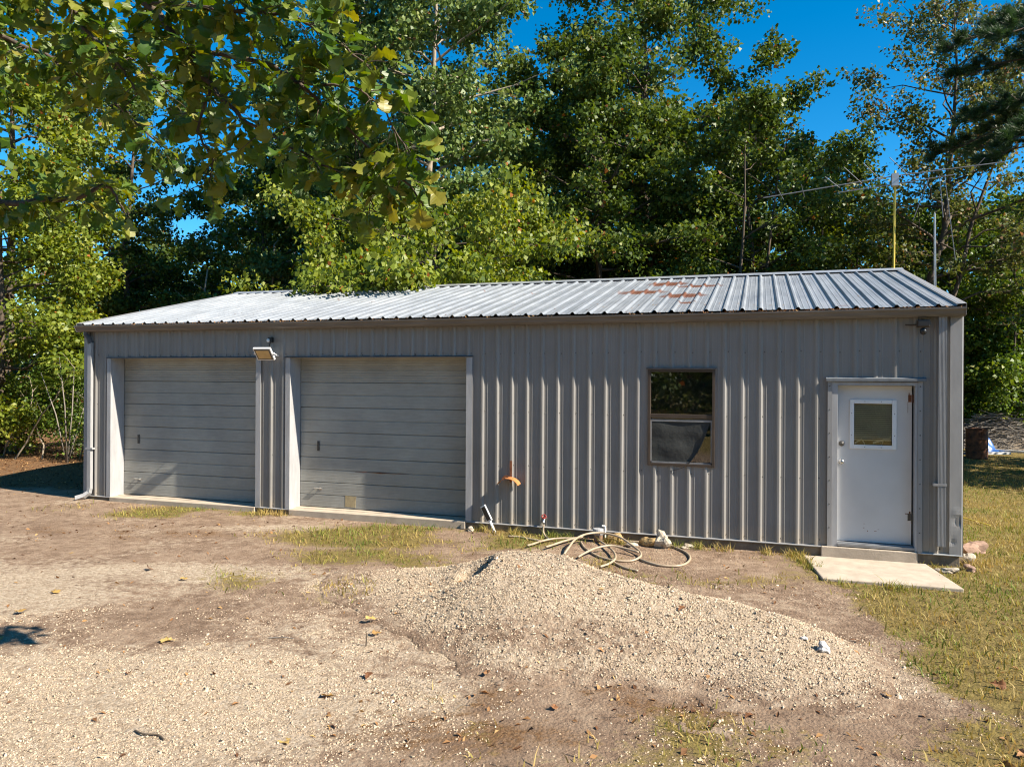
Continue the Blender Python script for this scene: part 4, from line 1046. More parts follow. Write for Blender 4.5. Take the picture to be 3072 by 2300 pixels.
# scrap of wood, a standing twig and lying sticks
o = MB().box(-.10, .10, -.018, .018, -.008, .012).build('wood_scrap', M['wood'], bevel=.003); o.location = (11.82, -4.22, float(gz(11.82, -4.22)) + .012); o.rotation_euler = (0, .03, .33)
tag(o, 'short brown scrap of board lying on the soil below the white stone', 'wood scrap')
o = MB().tube([(0, 0, -.02), (.004, .004, .05), (.0, .006, .13)], [.006, .005, .003], 6).build('stick', M['bark']); o.location = (8.03, -4.72, float(gz(8.03, -4.72))); tag(o, 'thin dark twig standing upright in the bare soil', 'stick')
o = MB().tube(spline([(-.14, .02, .008), (-.04, -.01, .014), (.05, .015, .010), (.13, -.02, .008)]), [.006] * 19, 6).build('stick', M['bark']); o.location = (7.5, -6.55, float(gz(7.5, -6.55))); tag(o, 'thin dark twig lying on the gravel at the bottom edge', 'stick')
o = MB().tube(spline([(-.11, .0, .008), (.0, .012, .012), (.11, -.006, .008)]), [.005] * 13, 6).build('stick', M['greywood']); o.location = (7.26, -4.82, float(gz(7.26, -4.82))); o.rotation_euler = (0, 0, .3); tag(o, 'grey twig lying on the gravel left of the heap', 'stick')

# ---- lobed oak leaf outline (half), base to tip
OAK = [(0.0, .02), (.10, .05), (.22, .10), (.30, .20), (.36, .26), (.41, .19), (.46, .13), (.55, .22), (.66, .36), (.74, .40), (.79, .30), (.83, .22), (.90, .27), (.97, .22), (1.0, .06)]
def oak_leaf_mesh(name, m, seed, curl=.18, droop=.25, rnd=.5, wide=1.0):
    r = random.Random(seed); out = [(u, v * r.uniform(.85, 1.15) * wide) for u, v in OAK]; vs = []; fs = []
    n = len(out)
    for u, v in out: vs.append((u, 0, -droop * u * u + .05 * math.sin(u * 5 + seed)))
    for sgn in (1, -1):
        o2 = [(u + r.uniform(-.015, .015), v * r.uniform(.88, 1.1)) for u, v in out]
        for u, v in o2: vs.append((u, sgn * v, -droop * u * u + curl * v * (1 + .6 * math.sin(u * 9 + seed * 2 + sgn)) - .25 * v * v))
    for sidx in (1, 2):
        for i in range(n - 1):
            q = (i, i + 1, sidx * n + i + 1, sidx * n + i); fs.append(q if sidx == 2 else q[::-1])
    # stalk
    b = len(vs); vs += [(-.22, -.006, .01), (-.22, .006, .01), (.02, .008, 0), (.02, -.008, 0)]; fs.append((b, b + 1, b + 2, b + 3))
    me = bpy.data.meshes.new(name); me.from_pydata(vs, [], fs); me.materials.append(m); me.update()
    at = me.attributes.new('rnd', 'FLOAT', 'FACE'); at.data.foreach_set('value', [rnd] * len(fs)); return me
fall_y = leaf_mat('fallen_yellow_leaf', [(0, (.25, .14, .05)), (.5, (.36, .22, .06)), (1, (.46, .33, .12))], .15, .6, .3)
fall_b = leaf_mat('fallen_brown_leaf', [(0, (.10, .045, .022)), (.5, (.20, .09, .04)), (1, (.32, .17, .08))], .1, .7, .2)
FL = [((7.81, -4.11), .15, 'y', 'yellow-brown fallen oak leaf, curled, left of the heap'), ((8.01, -4.41), .12, 'y', 'bright yellow fallen leaf just below the curled one left of the heap'),
      ((6.45, -5.17), .17, 'y', 'pale yellow lobed leaf lying alone on gravel in the left foreground'), ((8.31, -5.66), .13, 'y', 'pale yellow leaf on the gravel at bottom centre-left'),
      ((8.37, -5.33), .12, 'b', 'brown curled leaf on soil below the standing twig'), ((4.21, -4.46), .14, 'y', 'cream yellow leaf at the far left on the reddish soil'),
      ((8.40, -6.36), .14, 'y', 'orange-yellow leaf at the bottom edge of the drive'), ((4.53, -3.47), .15, 'b', 'dark brown leaf standing on edge in front of the left garage door'),
      ((6.66, -5.9), .10, 'b', 'small dark leaf on the gravel at lower left'), ((10.53, -3.72), .12, 'b', 'brown leaf resting on the middle of the gravel heap'),
      ((9.85, -5.32), .10, 'b', 'small reddish leaf on bare soil below the heap'), ((4.46, -5.05), .16, 'y', 'orange leaf at the left edge above the leafy shadow'),
      ((11.11, -5.11), .13, 'b', 'rust brown leaf at the bottom right of the soil'), ((10.92, -5.25), .11, 'b', 'dull brown leaf beside the rust one at the bottom'),
      ((12.62, -5.08), .17, 'y', 'tan crumpled leaf in the bottom right corner'), ((12.74, -4.92), .15, 'b', 'brown crumpled leaf nearest the right edge'),
      ((12.86, -3.86), .14, 'b', 'dark upright leaf among sparse grass at right'), ((11.95, -3.2), .10, 'b', 'small brown leaf on the right tail of the heap'),
      ((12.05, -4.35), .09, 'y', 'small yellow leaf right of the wood scrap'), ((5.2, -3.6), .12, 'y', 'yellow leaf on the gravel band in front of the garage doors'),
      ((9.2, -4.95), .11, 'b', 'brown leaf on soil at the front foot of the heap')]
for i, ((x, y), s, k, lab) in enumerate(FL):
    me = oak_leaf_mesh('fallen_leaf', fall_y if k == 'y' else fall_b, i, .35, .05, random.Random(i).random())
    o = bpy.data.objects.new('fallen_leaf', me); COL.objects.link(o); r = random.Random(i + 90)
    up = 'upright' in lab or 'on edge' in lab
    z = float(gz(x, y)) + max(0, float(pile_h(np.array([x]), np.array([y]))[0]))
    o.location = (x, y, z + (.015 if not up else .04)); s *= .8; o.scale = (s, s, s); o.rotation_euler = (r.uniform(-.35, .35) + (1.0 if up else 0), r.uniform(-.3, .2), r.uniform(0, 6.28)); tag(o, lab, 'leaf', 'fallen oak leaves')

# ================================================================== ANTENNA
t = tag(empty('tv_antenna', (13.45, 4.45, 4.0)), 'old long-boom television antenna on a yellow mast above the roof ridge', 'antenna')
mb = MB(); mb.tube([(13.45, 4.45, 3.3), (13.47, 4.45, 5.86)], .019, 8); place(mb.build('mast', M['yellow']), t)
mb = MB(); mb.tube([(11.25, 4.75, 5.60), (13.47, 4.42, 5.76), (15.1, 4.2, 5.81)], .009, 6); place(mb.build('boom', M['alu']), t)
mb = MB(); mb.tube([(12.55, 4.6, 5.57), (13.47, 4.44, 5.62), (14.38, 4.25, 5.67)], .008, 6); place(mb.build('boom', M['alu']), t)
for i, (a, b) in enumerate([((12.28, 4.0, 5.73), (12.57, 4.6, 5.66)), ((12.57, 3.8, 5.82), (12.94, 4.55, 5.70)), ((12.86, 3.7, 5.84), (13.25, 4.5, 5.72)), ((13.27, 3.7, 5.90), (13.67, 4.45, 5.77)),
                            ((11.5, 4.3, 5.64), (11.62, 5.1, 5.62)), ((11.9, 4.2, 5.67), (12.0, 5.1, 5.64)), ((14.13, 4.25, 5.68), (14.19, 4.25, 4.94)), ((14.21, 4.25, 5.66), (14.39, 4.3, 4.21)), ((14.7, 3.8, 5.80), (14.72, 4.7, 5.80)), ((13.98, 4.3, 5.66), (13.75, 4.4, 4.95))]):
    mb = MB(); mb.tube([a, b], .0065, 5); place(mb.build('element', M['alu']), t)
mb = MB(); mb.box(13.41, 13.52, 4.38, 4.50, 5.58, 5.80); place(mb.build('clamp', M['galv']), t)
t = tag(empty('guy_pole', (14.1, 4.9, -.12)), 'thin grey double pole standing behind the right gable under the antenna', 'pole')
for dx in (0, .05):
    mb = MB(); mb.tube([(14.2 + dx, 4.9, -.2), (14.18 + dx * .3, 4.9, 5.15)], .009, 6); place(mb.build('rod', M['galv']), t)

# white cable on the far side and the yellow rope on the lawn
o = MB().tube(spline([(13.56, 2.6, .55), (13.60, 2.62, .95), (13.72, 2.75, .93), (13.86, 2.9, .80), (13.93, 3.0, .45), (13.92, 3.05, -.1)]), .012, 6).build('cable', M['white'], smooth=True); tag(o, 'white looping cable at the far end of the right wall', 'cable')
o = MB().tube(spline([(13.75, 4.2, float(gz(13.75, 4.2)) + .03), (14.2, 3.72, float(gz(14.2, 3.72)) + .03), (14.42, 3.3, float(gz(14.42, 3.3)) + .03), (14.56, 2.85, float(gz(14.56, 2.85)) + .03)]), .011, 6).build('rope', M['yellow'], smooth=True); tag(o, 'yellow rope lying on the lawn by the right corner', 'rope')

# ================================================================== BACK YARD
def barrel():
    z = float(gz(17.35, 15.2)); t = tag(empty('rusty_barrel', (17.35, 15.2, z)), 'rusty brown steel burn barrel on the shaded lawn at right', 'barrel')
    pr = [(.285, 0), (.295, .01), (.29, .03), (.29, .27), (.305, .285), (.29, .30), (.29, .57), (.305, .585), (.29, .60), (.29, .85), (.30, .865), (.29, .88), (.27, .88), (.27, .5)]
    mb = MB(); mb.lathe(pr, (17.35, 15.2, z), 24); place(mb.build('drum', M['rust'], smooth=False), t)
    mb = MB(); mb.tube([(17.35 + .29 * math.cos(a), 15.2 + .29 * math.sin(a), z + .88) for a in np.linspace(0, 6.283, 25)], .012, 6, cap=False); place(mb.build('rim', M['rust']), t)
barrel()
def tarp():
    nx, ny = 22, 16; vs = []
    for j in range(ny + 1):
        for i in range(nx + 1):
            u, v = i / nx, j / ny; x = 17.6 + .95 * u; y = 16.9 + .9 * v
            h = .62 * math.sin(math.pi * min(1, u * 1.15 + .05)) * math.sin(math.pi * v) + .05 * math.sin(u * 17 + v * 5) + .04 * math.sin(v * 19 + u * 9)
            vs.append((x, y, float(gz(x, y)) + .02 + max(0, h)))
    mb = MB(); mb.add(vs, [(j*(nx+1)+i, j*(nx+1)+i+1, (j+1)*(nx+1)+i+1, (j+1)*(nx+1)+i) for j in range(ny) for i in range(nx)])
    tag(mb.build('tarp', M['tarp'], smooth=True), 'crumpled bright blue tarp behind the rusty barrel', 'tarp')
tarp()
for (a, b, lab) in (((16.5, 15.3), (18.4, 15.9), 'white board lying on the lawn at the foot of the barrel'), ((18.2, 17.2), (20.2, 16.2), 'long white board on the ground in front of the brush pile')):
    a, b = Vector((*a, float(gz(*a)) + .10)), Vector((*b, float(gz(*b)) + .13)); d = (b - a); L = d.length
    o = MB().box(-L / 2, L / 2, -.05, .05, -.035, .035).build('board', M['white'], bevel=.004); o.location = (a + b) / 2; o.rotation_euler = (0, -math.asin(d.z / L), math.atan2(d.y, d.x)); tag(o, lab, 'board', 'white boards behind the garage')
def brush_pile():
    r = random.Random(4); c = (19.0, 19.6); t = tag(empty('brush_pile', (c[0], c[1], -.15)), 'grey heap of dry cut branches at the wood edge on the right', 'brush pile')
    mb = MB()
    for k in range(1300):
        u, v = r.gauss(0, 1.25), r.gauss(0, .7); top = 1.15 * math.exp(-(u / 1.5) ** 2 - (v / .9) ** 2); z = r.uniform(.35, 1.05) * top + .02
        a = r.gauss(.2, .7); L = r.uniform(.3, 1.1); e = r.gauss(0, .22); p = Vector((c[0] + u, c[1] + v, -.15 + z)); d = Vector((math.cos(a) * math.cos(e), math.sin(a) * .6, math.sin(e) - .25 * u * .3))
        q = p + d * L * .5 + Vector((0, 0, r.uniform(-.03, .05))); w = r.uniform(.006, .02)
        mb.tube([p - d * L * .5, q * .5 + (p - d * L * .5) * .5 + Vector((0, 0, r.uniform(-.04, .04))), q], [w, w * .8, w * .4], 4, cap=False)
    o = place(mb.build('branches', M['greywood']), t); tag(o, kind='stuff')
    nx, ny = 26, 16; vs = []
    for j in range(ny + 1):
        for i in range(nx + 1):
            u, v = -2.6 + 5.2 * i / nx, -1.5 + 3 * j / ny; vs.append((c[0] + u, c[1] + v, -.22 + .62 * math.exp(-(u / 1.4) ** 2 - (v / .8) ** 2) + r.uniform(-.03, .03)))
    mb = MB(); mb.add(vs, [(j*(nx+1)+i, j*(nx+1)+i+1, (j+1)*(nx+1)+i+1, (j+1)*(nx+1)+i) for j in range(ny) for i in range(nx)]); place(mb.build('core', M['footing']), t)
brush_pile()

# ================================================================== TREES
def leaf_cloud(cent, n_each, sig, size, r, flat=.7, droop=.3, asp=.42):
    """leaves round the twig ends; returns verts (4 per leaf)"""
    idx = np.repeat(np.arange(len(cent)), n_each); N = len(idx)
    off = r.normal(0, 1, (N, 3)); off /= np.linalg.norm(off, axis=1)[:, None]; off *= 1.65 * r.uniform(0, 1.0, (N, 1)) ** .55; off[:, 2] *= flat
    p = cent[idx] + off * sig[idx][:, None]
    d = r.normal(0, 1, (N, 3)); d[:, 2] -= droop * 1.6; d += off * .5; d /= np.linalg.norm(d, axis=1)[:, None]
    nr = r.normal(0, .75, (N, 3)); nr[:, 2] += .9; s = np.cross(d, nr); s /= np.linalg.norm(s, axis=1)[:, None] + 1e-9
    up = np.cross(s, d)
    L = (size * r.uniform(.6, 1.35, N))[:, None]; W = L * asp * r.uniform(.75, 1.25, (N, 1)); fold = W * r.uniform(.1, .5, (N, 1))
    v = np.stack([p - d * L * .5, p + s * W + up * fold, p + d * L * .5 - up * L * .12, p - s * W + up * fold], 1)
    return v.reshape(-1, 3), N, idx

def crown_mesh(name, v, N, rnd, material, parent):
    return mesh_np(name, v, np.arange(N * 4).reshape(-1, 4), material, parent, rnd=rnd)

def tree(name, label, x, y, h, cb, R, nleaf, leaf, m, seed, tr=.14, lean=(0, 0), nprim=22, sig=.42, bark='bark', top=.55, group=None, rise=.55, cat='tree', stems=1, flat=.7, droop=.3, aniso=(1, 1), z0=None, nsec=4, bare=0.0, reach=()):
    if cat == 'tree': nleaf = int(nleaf * 1.46); leaf *= 1.06; sig *= .84; nsec += 1; R *= 1.22
    r = np.random.default_rng(seed); z0 = float(gz(x, y)) - .05 if z0 is None else z0
    T = empty(name, (x, y, z0)); tag(T, label, cat, group)
    wood = MB(); cents = []
    for st in range(stems):
        la = (lean[0] + (r.normal(0, .09) if stems > 1 else 0), lean[1] + (r.normal(0, .09) if stems > 1 else 0)); hs = h * (1 if st == 0 else r.uniform(.75, .95)); rs = tr * (1 if st == 0 else .7)
        K = 9; tp = []; wob = r.normal(0, .018 * hs, (K, 2)); wob[0] = 0; wob = np.cumsum(wob, 0) * .45
        for k in range(K):
            f = k / (K - 1); tp.append(Vector((la[0] * hs * f + wob[k, 0] + st * .12 * math.cos(st * 2.1), la[1] * hs * f + wob[k, 1], hs * .97 * f)))
        rad = [rs * (1.25 if k == 0 else 1) * (1 - .88 * (k / (K - 1)) ** 1.1) for k in range(K)]
        wood.tube(tp, rad, 8)
        def at(f):
            u = f * (K - 1); i = min(int(u), K - 2); return tp[i].lerp(tp[i + 1], u - i)
        np_ = nprim if st == 0 else max(5, nprim // 2)
        for i in range(np_):
            f = cb / h + (1 - cb / h) * ((i + r.uniform(0, .9)) / np_) * .97; f = min(f, .98)
            g = (f - cb / h) / (1 - cb / h); prof = math.sqrt(max(0.0, 1 - ((g - .42) / .60) ** 2)) * .92 + .12
            az = i * 2.399 + r.normal(0, .4); L = R * prof * r.uniform(.65, 1.1); e = rise * (.35 + .9 * g) + r.normal(0, .12)
            d = Vector((math.cos(az) * math.cos(e) * aniso[0], math.sin(az) * math.cos(e) * aniso[1], math.sin(e))); s0 = at(f); pts = [s0]
            for q in range(1, 5):
                u = q / 4; pts.append(s0 + d * L * u + Vector((r.normal(0, .05) * L, r.normal(0, .05) * L, -.10 * L * u * u + r.normal(0, .03) * L)))
            rb = max(.012, rad[min(int(f * (K - 1)), K - 1)] * .55); wood.tube(pts, [rb * (1 - .85 * q / 4) for q in range(5)], 5, cap=False)
            cents.append((pts[-1], L))
            for q in range(nsec):
                u = r.uniform(.3, .98) * 4; j = min(int(u), 3); b0 = pts[j].lerp(pts[j + 1], u - j); a2 = az + r.choice([-1, 1]) * r.uniform(.4, 1.2); e2 = e * .6 + r.normal(.05, .3); L2 = L * r.uniform(.22, .48)
                d2 = Vector((math.cos(a2) * math.cos(e2), math.sin(a2) * math.cos(e2), math.sin(e2))); b1 = b0 + d2 * L2 * .55 + Vector((r.normal(0, .03), r.normal(0, .03), r.normal(0, .04))); b2 = b0 + d2 * L2
                wood.tube([b0, b1, b2], [rb * .35, rb * .22, .005], 4, cap=False)
                cents += [(b1, L2), (b2, L2)]
        cents.append((tp[-1], R * .4))
    for q in reach:
        e = Vector(q) - Vector((x, y, z0)); b0 = Vector((0, 0, h * .5)); pts = [b0, b0.lerp(e, .5) + Vector((0, 0, .5)), b0.lerp(e, .8) + Vector((0, 0, .35)), e]; wood.tube(pts, [.04, .025, .015, .006], 5, cap=False)
        for w in range(7): cents.append((b0.lerp(e, r.uniform(.75, 1.04)) + Vector((r.normal(0, .3), r.normal(0, .2), .2 * r.uniform(0, 1) + r.normal(0, .08))), .5))
    o = wood.build('trunk', M[bark], T, smooth=True)
    C = np.array([list(c[0]) for c in cents]); n = len(C)
    if bare: 
        k = r.uniform(size=n) > bare; C = C[k]; n = len(C)
    sg = sig * r.uniform(.6, 1.35, n); w = sg ** 2; w = w / w.sum(); each = np.maximum(4, (w * nleaf)).astype(int)
    v, N, idx = leaf_cloud(C, each, sg, leaf, r, flat, droop)
    tint = r.normal(0, .10, n)
    rn = np.clip(r.beta(2.4, 2.4, N) * .8 + .1 + tint[idx], 0, .97); rn = np.where(r.uniform(size=N) < .012, 1.0, rn)
    crown_mesh('crown', v, N, rn, M[m], T)
    return T

def copy_tree(T, x, y, s, rz, label, group=None):
    o = T.copy(); COL.objects.link(o); o.location = (x, y, float(gz(x, y)) - .05); o.scale = (s, s, s * random.Random(x).uniform(.9, 1.1)); o.rotation_euler = (0, 0, rz); o['label'] = label
    if group: o['group'] = group
    for c in list(T.children):
        k = c.copy(); COL.objects.link(k); k.parent = o
    return o

# -- behind the roof, left to right
tree('oak_tree', 'tall oak with leafy yellow-green crown at the left edge of the wood', -13.6, 9.0, 15.0, 3.0, 3.0, 22000, .15, 'lime', 1, .2, nprim=30, sig=.5)
tree('oak_tree', 'bushy low oak with bright sunlit leaves left of the garage', -8.5, 4.8, 7.4, 1.0, 2.45, 24000, .11, 'lime', 2, .12, nprim=34, sig=.38, rise=.35)
tree('slender_tree', 'slender dark tree with sparse leaves and sky behind it, left of the garage', -15.3, 14, 16.5, 4.0, 3.0, 8000, .15, 'oak', 3, .17, nprim=20, sig=.38, bare=.2)
tree('slender_tree', 'second slender dark trunk just right of the sparse left tree', -14.2, 14.6, 16.0, 5.0, 2.8, 7000, .15, 'oak', 4, .15, (.02, 0), nprim=18, sig=.38, bare=.2)
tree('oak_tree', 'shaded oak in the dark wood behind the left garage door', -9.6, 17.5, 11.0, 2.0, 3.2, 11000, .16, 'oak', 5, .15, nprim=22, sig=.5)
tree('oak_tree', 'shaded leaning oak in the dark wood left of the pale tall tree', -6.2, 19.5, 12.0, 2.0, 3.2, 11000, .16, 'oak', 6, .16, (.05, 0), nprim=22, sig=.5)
tree('sweetgum_tree', 'tall pale-green tree with a light trunk rising behind the roof middle', .0, 14.0, 19.0, 4.5, 3.9, 34000, .15, 'gum', 7, .2, (.03, 0), nprim=40, sig=.48, bark='palebark', droop=.5, aniso=(1.05, .8))
tree('sweetgum_tree', 'pale-green tree left of the light-trunked tall one, behind the oak branch', -3.4, 15.5, 18.5, 4.5, 3.4, 26000, .15, 'gum', 8, .17, nprim=30, sig=.48, bark='palebark', droop=.5)
tree('hickory_tree', 'low yellow-green tree whose branches hang over the roof ridge', 2.3, 9.9, 7.2, 1.6, 3.8, 30000, .12, 'lime', 9, .13, (0, -.06), nprim=34, sig=.40, rise=.32, droop=.8, aniso=(1.15, 1.05), reach=[(2.3, 3.2, 4.02), (2.7, 3.15, 4.0), (3.2, 3.2, 4.0), (3.6, 3.35, 4.05), (4.1, 3.5, 4.08), (4.5, 3.9, 4.25), (2.6, 3.9, 4.4), (3.3, 4.1, 4.5), (5.2, 4.6, 4.6), (1.9, 4.2, 4.4)])
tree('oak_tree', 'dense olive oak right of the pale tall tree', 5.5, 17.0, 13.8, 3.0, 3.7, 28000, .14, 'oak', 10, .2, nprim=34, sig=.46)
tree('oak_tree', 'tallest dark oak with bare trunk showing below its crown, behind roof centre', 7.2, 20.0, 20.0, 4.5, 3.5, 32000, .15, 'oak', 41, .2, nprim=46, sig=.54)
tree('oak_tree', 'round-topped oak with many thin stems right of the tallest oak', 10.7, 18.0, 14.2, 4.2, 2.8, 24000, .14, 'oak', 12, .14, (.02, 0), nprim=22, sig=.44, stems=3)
tree('small_tree', 'small thin tree between the round-topped oak and the antenna', 13.2, 22.0, 11.6, 5.0, 2.0, 8000, .13, 'oak', 13, .10, nprim=18, sig=.38)
tree('cherry_tree', 'tall open tree with reddish turning leaves behind the antenna', 16.4, 20.0, 15.6, 6.0, 3.1, 15000, .12, 'autumn', 14, .17, (.0, 0), nprim=32, sig=.38, stems=2, rise=.75, droop=.5)
tree('young_tree', 'bright low tree behind the roof between the small tree and the mast', 11.6, 26.0, 9.0, 1.5, 2.8, 14000, .14, 'vine', 15, .12, nprim=26, sig=.45)
tree('young_tree', 'bright low tree behind the yellow antenna mast', 15.0, 25.0, 9.6, 1.5, 2.8, 14000, .14, 'lime', 16, .12, nprim=26, sig=.45)
tree('young_tree', 'green tree behind the right gable beside the brush pile', 18.9, 23.5, 9.0, .8, 3.0, 20000, .13, 'vine', 17, .14, nprim=30, sig=.45)
tree('oak_tree', 'dark green leafy tree at the right edge behind the pine boughs', 22.3, 25.0, 10.2, .8, 3.4, 20000, .14, 'vine', 18, .16, nprim=30, sig=.48)
tree('young_tree', 'dense bright vine-covered tree right behind the brush pile', 20.2, 21.8, 5.4, .3, 2.3, 18000, .12, 'vine', 19, .1, nprim=30, sig=.38, rise=.4)
tree('young_tree', 'leafy sapling against the wood edge above the barrel', 17.5, 22.6, 5.6, .3, 2.0, 14000, .12, 'vine', 20, .09, nprim=26, sig=.38, rise=.4)
tree('young_tree', 'shaded sapling in the gap between the pale tree and the dense oak', 3.4, 21.0, 8.5, 1.0, 2.8, 11000, .15, 'oak', 21, .1, nprim=24, sig=.45)
T_under = tree('young_tree', 'shaded sapling low behind the roof right of centre', 8.6, 23.0, 8.0, .8, 3.0, 12000, .15, 'oak', 22, .11, nprim=26, sig=.45)
tree('bare_tree', 'dead leafless sapling with fine twigs against the sky at right', 19.6, 20.5, 8.4, 4.0, 1.6, 60, .08, 'autumn', 23, .06, nprim=22, sig=.2, nsec=7, bark='bark', bare=.7)

# left-hand undergrowth
def shrub(name, label, x, y, h, R, n, leaf, m, seed, group='undergrowth left of the garage'):
    return tree(name, label, x, y, h, h * .12, R, n, leaf, m, seed, .03, nprim=16, sig=.26, group=group, cat='shrub', stems=3, rise=.6, nsec=3, bark='greywood')
shrub('shrub', 'leafy green shrub close to the left corner of the garage', -4.6, 4.6, 1.5, .7, 3000, .07, 'vine', 31)
shrub('shrub', 'low yellow-green shrub at the left edge of the picture', -8.2, 5.0, 1.8, 1.0, 4500, .08, 'lime', 32)
shrub('shrub', 'bright shrub under the bushy oak', -6.6, 5.4, 2.4, 1.1, 5500, .08, 'vine', 33)
shrub('shrub', 'twiggy dark shrub behind the bright one at left', -7.4, 7.6, 2.6, 1.2, 3800, .08, 'oak', 34)
shrub('shrub', 'shaded shrub deep in the wood behind the left corner', -6.0, 9.0, 3.0, 1.5, 4500, .09, 'oak', 35)
for i, (x, y, h, a) in enumerate([(-7.9, 4.4, 1.6, .5), (-6.4, 4.3, 2.1, -.2), (-5.7, 4.8, 1.9, .15), (-7.0, 4.0, 2.6, .75)]):
    r = random.Random(i); pts = [(0, 0, -.05)]; 
    for k in range(1, 7): pts.append((a * h * k / 6 + r.gauss(0, .04), r.gauss(0, .04), h * k / 6 * math.cos(a * .6)))
    mb = MB(); mb.tube(pts, [.022 * (1 - .1 * k) for k in range(7)], 6)
    for k in range(2, 7): mb.tube([pts[k], (pts[k][0] + r.uniform(-.4, .4), pts[k][1] + r.uniform(-.2, .2), pts[k][2] + r.uniform(.1, .4))], [.009, .003], 4)
    o = mb.build('dead_sapling', M['palebark']); o.location = (x, y, float(gz(x, y)))
    tag(o, ['pale leaning bare sapling at the far left', 'pale upright bare sapling under the bushy oak', 'thin upright dead sapling nearest the garage corner', 'long pale dead sapling slanting right in the undergrowth'][i], 'sapling', 'dead saplings left of the garage')

# sumac with feathered leaves by the left corner
def sumac():
    x, y = -5.1, 3.9; z0 = float(gz(x, y)); T = tag(empty('sumac', (x, y, z0)), 'bright green sumac with feathered leaves at the left garage corner', 'shrub')
    r = np.random.default_rng(8); mb = MB(); V = []; RN = []
    for s in range(4):
        hgt = r.uniform(2.0, 2.7); tip = Vector((r.normal(0, .35), r.normal(0, .25), hgt)); mb.tube([(0, 0, -.05), tip * .5 + Vector((.05, 0, .1)), tip], [.02, .015, .008], 5)
        for f in range(13):
            a = r.uniform(0, 6.283); L = r.uniform(.4, .65); b = tip + Vector((0, 0, -r.uniform(0, .5))); prev = b; tint = r.uniform(.35, 1)
            for k in range(1, 12):
                u = k / 11; q = b + Vector((math.cos(a) * L * u, math.sin(a) * L * u, .12 * L * math.sin(u * 2.6) - .25 * L * u * u)); sd = Vector((-math.sin(a), math.cos(a), 0)); fw = Vector((math.cos(a), math.sin(a), -.2))
                for sg in (-1, 1):
                    l = .115 * math.sin(math.pi * min(.97, u * .85 + .12)) + .02; e = q + sd * sg * l + fw * l * .35 + Vector((0, 0, -.25 * l)); wd = fw * .014
                    m_ = (q + e) / 2; V += [q, m_ + wd, e, m_ - wd]; RN.append(tint)
    mb.build('stems', M['greywood'], T, smooth=True)
    crown_mesh('crown', np.array([list(v) for v in V]), len(RN), np.array(RN), M['vine'], T)
sumac()

# trees of the yard across the road, seen in the window glass; and fill of the wood behind
GB = 'trees behind the viewpoint'
k = 0
for (x, y, s, rz) in [(-14, -34, 1.1, .3), (-7, -30, 1.3, 1.7), (-1, -33, 1.15, 2.9), (4.5, -27, 1.2, 4.2), (11, -31, 1.35, 5.1), (17, -28, 1.2, .9), (24, -33, 1.3, 2.2)]:
    copy_tree(T_under, x, y, s * 1.25, rz, 'tree across the road behind the viewpoint, ' + ['farthest left', 'second from the left', 'third from the left', 'middle of the row', 'third from the right', 'second from the right', 'farthest right'][k], GB); k += 1
GW = 'trees filling the wood behind the garage'
for (x, y, s, rz, lab) in [(20.3, 9.6, .85, .5, 'nearer tree of the pair right of the lawn'), (21.5, 12.6, .9, 2.2, 'farther tree of the pair right of the lawn'), ]:
    copy_tree(T_under, x, y, s, rz, lab, 'trees shading the lawn from the right')
for (x, y, s, rz, lab) in [(-18.5, 22, 1.15, 1.2, 'shaded tree deep in the wood at far left'), (-12.5, 24, 1.0, 2.3, 'shaded tree deep in the wood behind the leaning oak'), (-3.2, 25, 1.15, 3.1, 'shaded tree deep behind the pale tall tree'), (.8, 23, 1.0, .4, 'shaded tree deep between the pale tree and the roof'), (5.5, 27, 1.1, 4.4, 'shaded tree deep behind the dense olive oak'), (-16, 16, .9, 5.0, 'shaded low tree behind the slender dark trunks'), (24.5, 30, 1.0, 2.0, 'distant tree beyond the right edge of the lawn'), (-9.2, 24.5, 1.65, 3.6, 'tall shaded tree filling the gap behind the oak branch'), (-14.0, 27, 1.7, .9, 'tall shaded tree far behind the slender trunks'), (-3.6, 27, 1.75, 1.9, 'tall shaded tree far behind the pale-green pair'), (2.8, 29, 1.7, 5.5, 'tall shaded tree far behind the olive oak'), (9.2, 30, 1.6, 2.6, 'tall shaded tree far behind the round-topped oak')]:
    copy_tree(T_under, x, y, s, rz, lab, GW)

def far_wood():
    r = np.random.default_rng(44); n = 2600
    x = r.uniform(-45, 34, n); y = r.uniform(28, 42, n); z = r.uniform(0, 1, n) ** 1.1 * (8.5 + 3.0 * fbm(x * .25, y * .1, 8, 3))
    x2 = r.uniform(-26, -7, 500); y2 = r.uniform(14, 30, 500); z2 = r.uniform(0, 4.0, 500)
    C = np.stack([np.concatenate([x, x2]), np.concatenate([y, y2]), np.concatenate([z, z2])], -1)
    sg = r.uniform(.5, 1.1, len(C)); v, N, idx = leaf_cloud(C, np.full(len(C), 16), sg, .40, r)
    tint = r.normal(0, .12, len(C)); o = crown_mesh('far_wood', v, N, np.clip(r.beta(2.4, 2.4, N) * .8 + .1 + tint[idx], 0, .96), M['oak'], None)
    tag(o, 'mass of shaded foliage deep in the wood behind everything', 'wood', kind='stuff')
    k = o.copy(); COL.objects.link(k); k.rotation_euler = (0, 0, math.pi); k.location = (6, -14, 0); tag(k, 'wooded edge across the road behind the viewpoint', 'wood', kind='stuff')
far_wood()
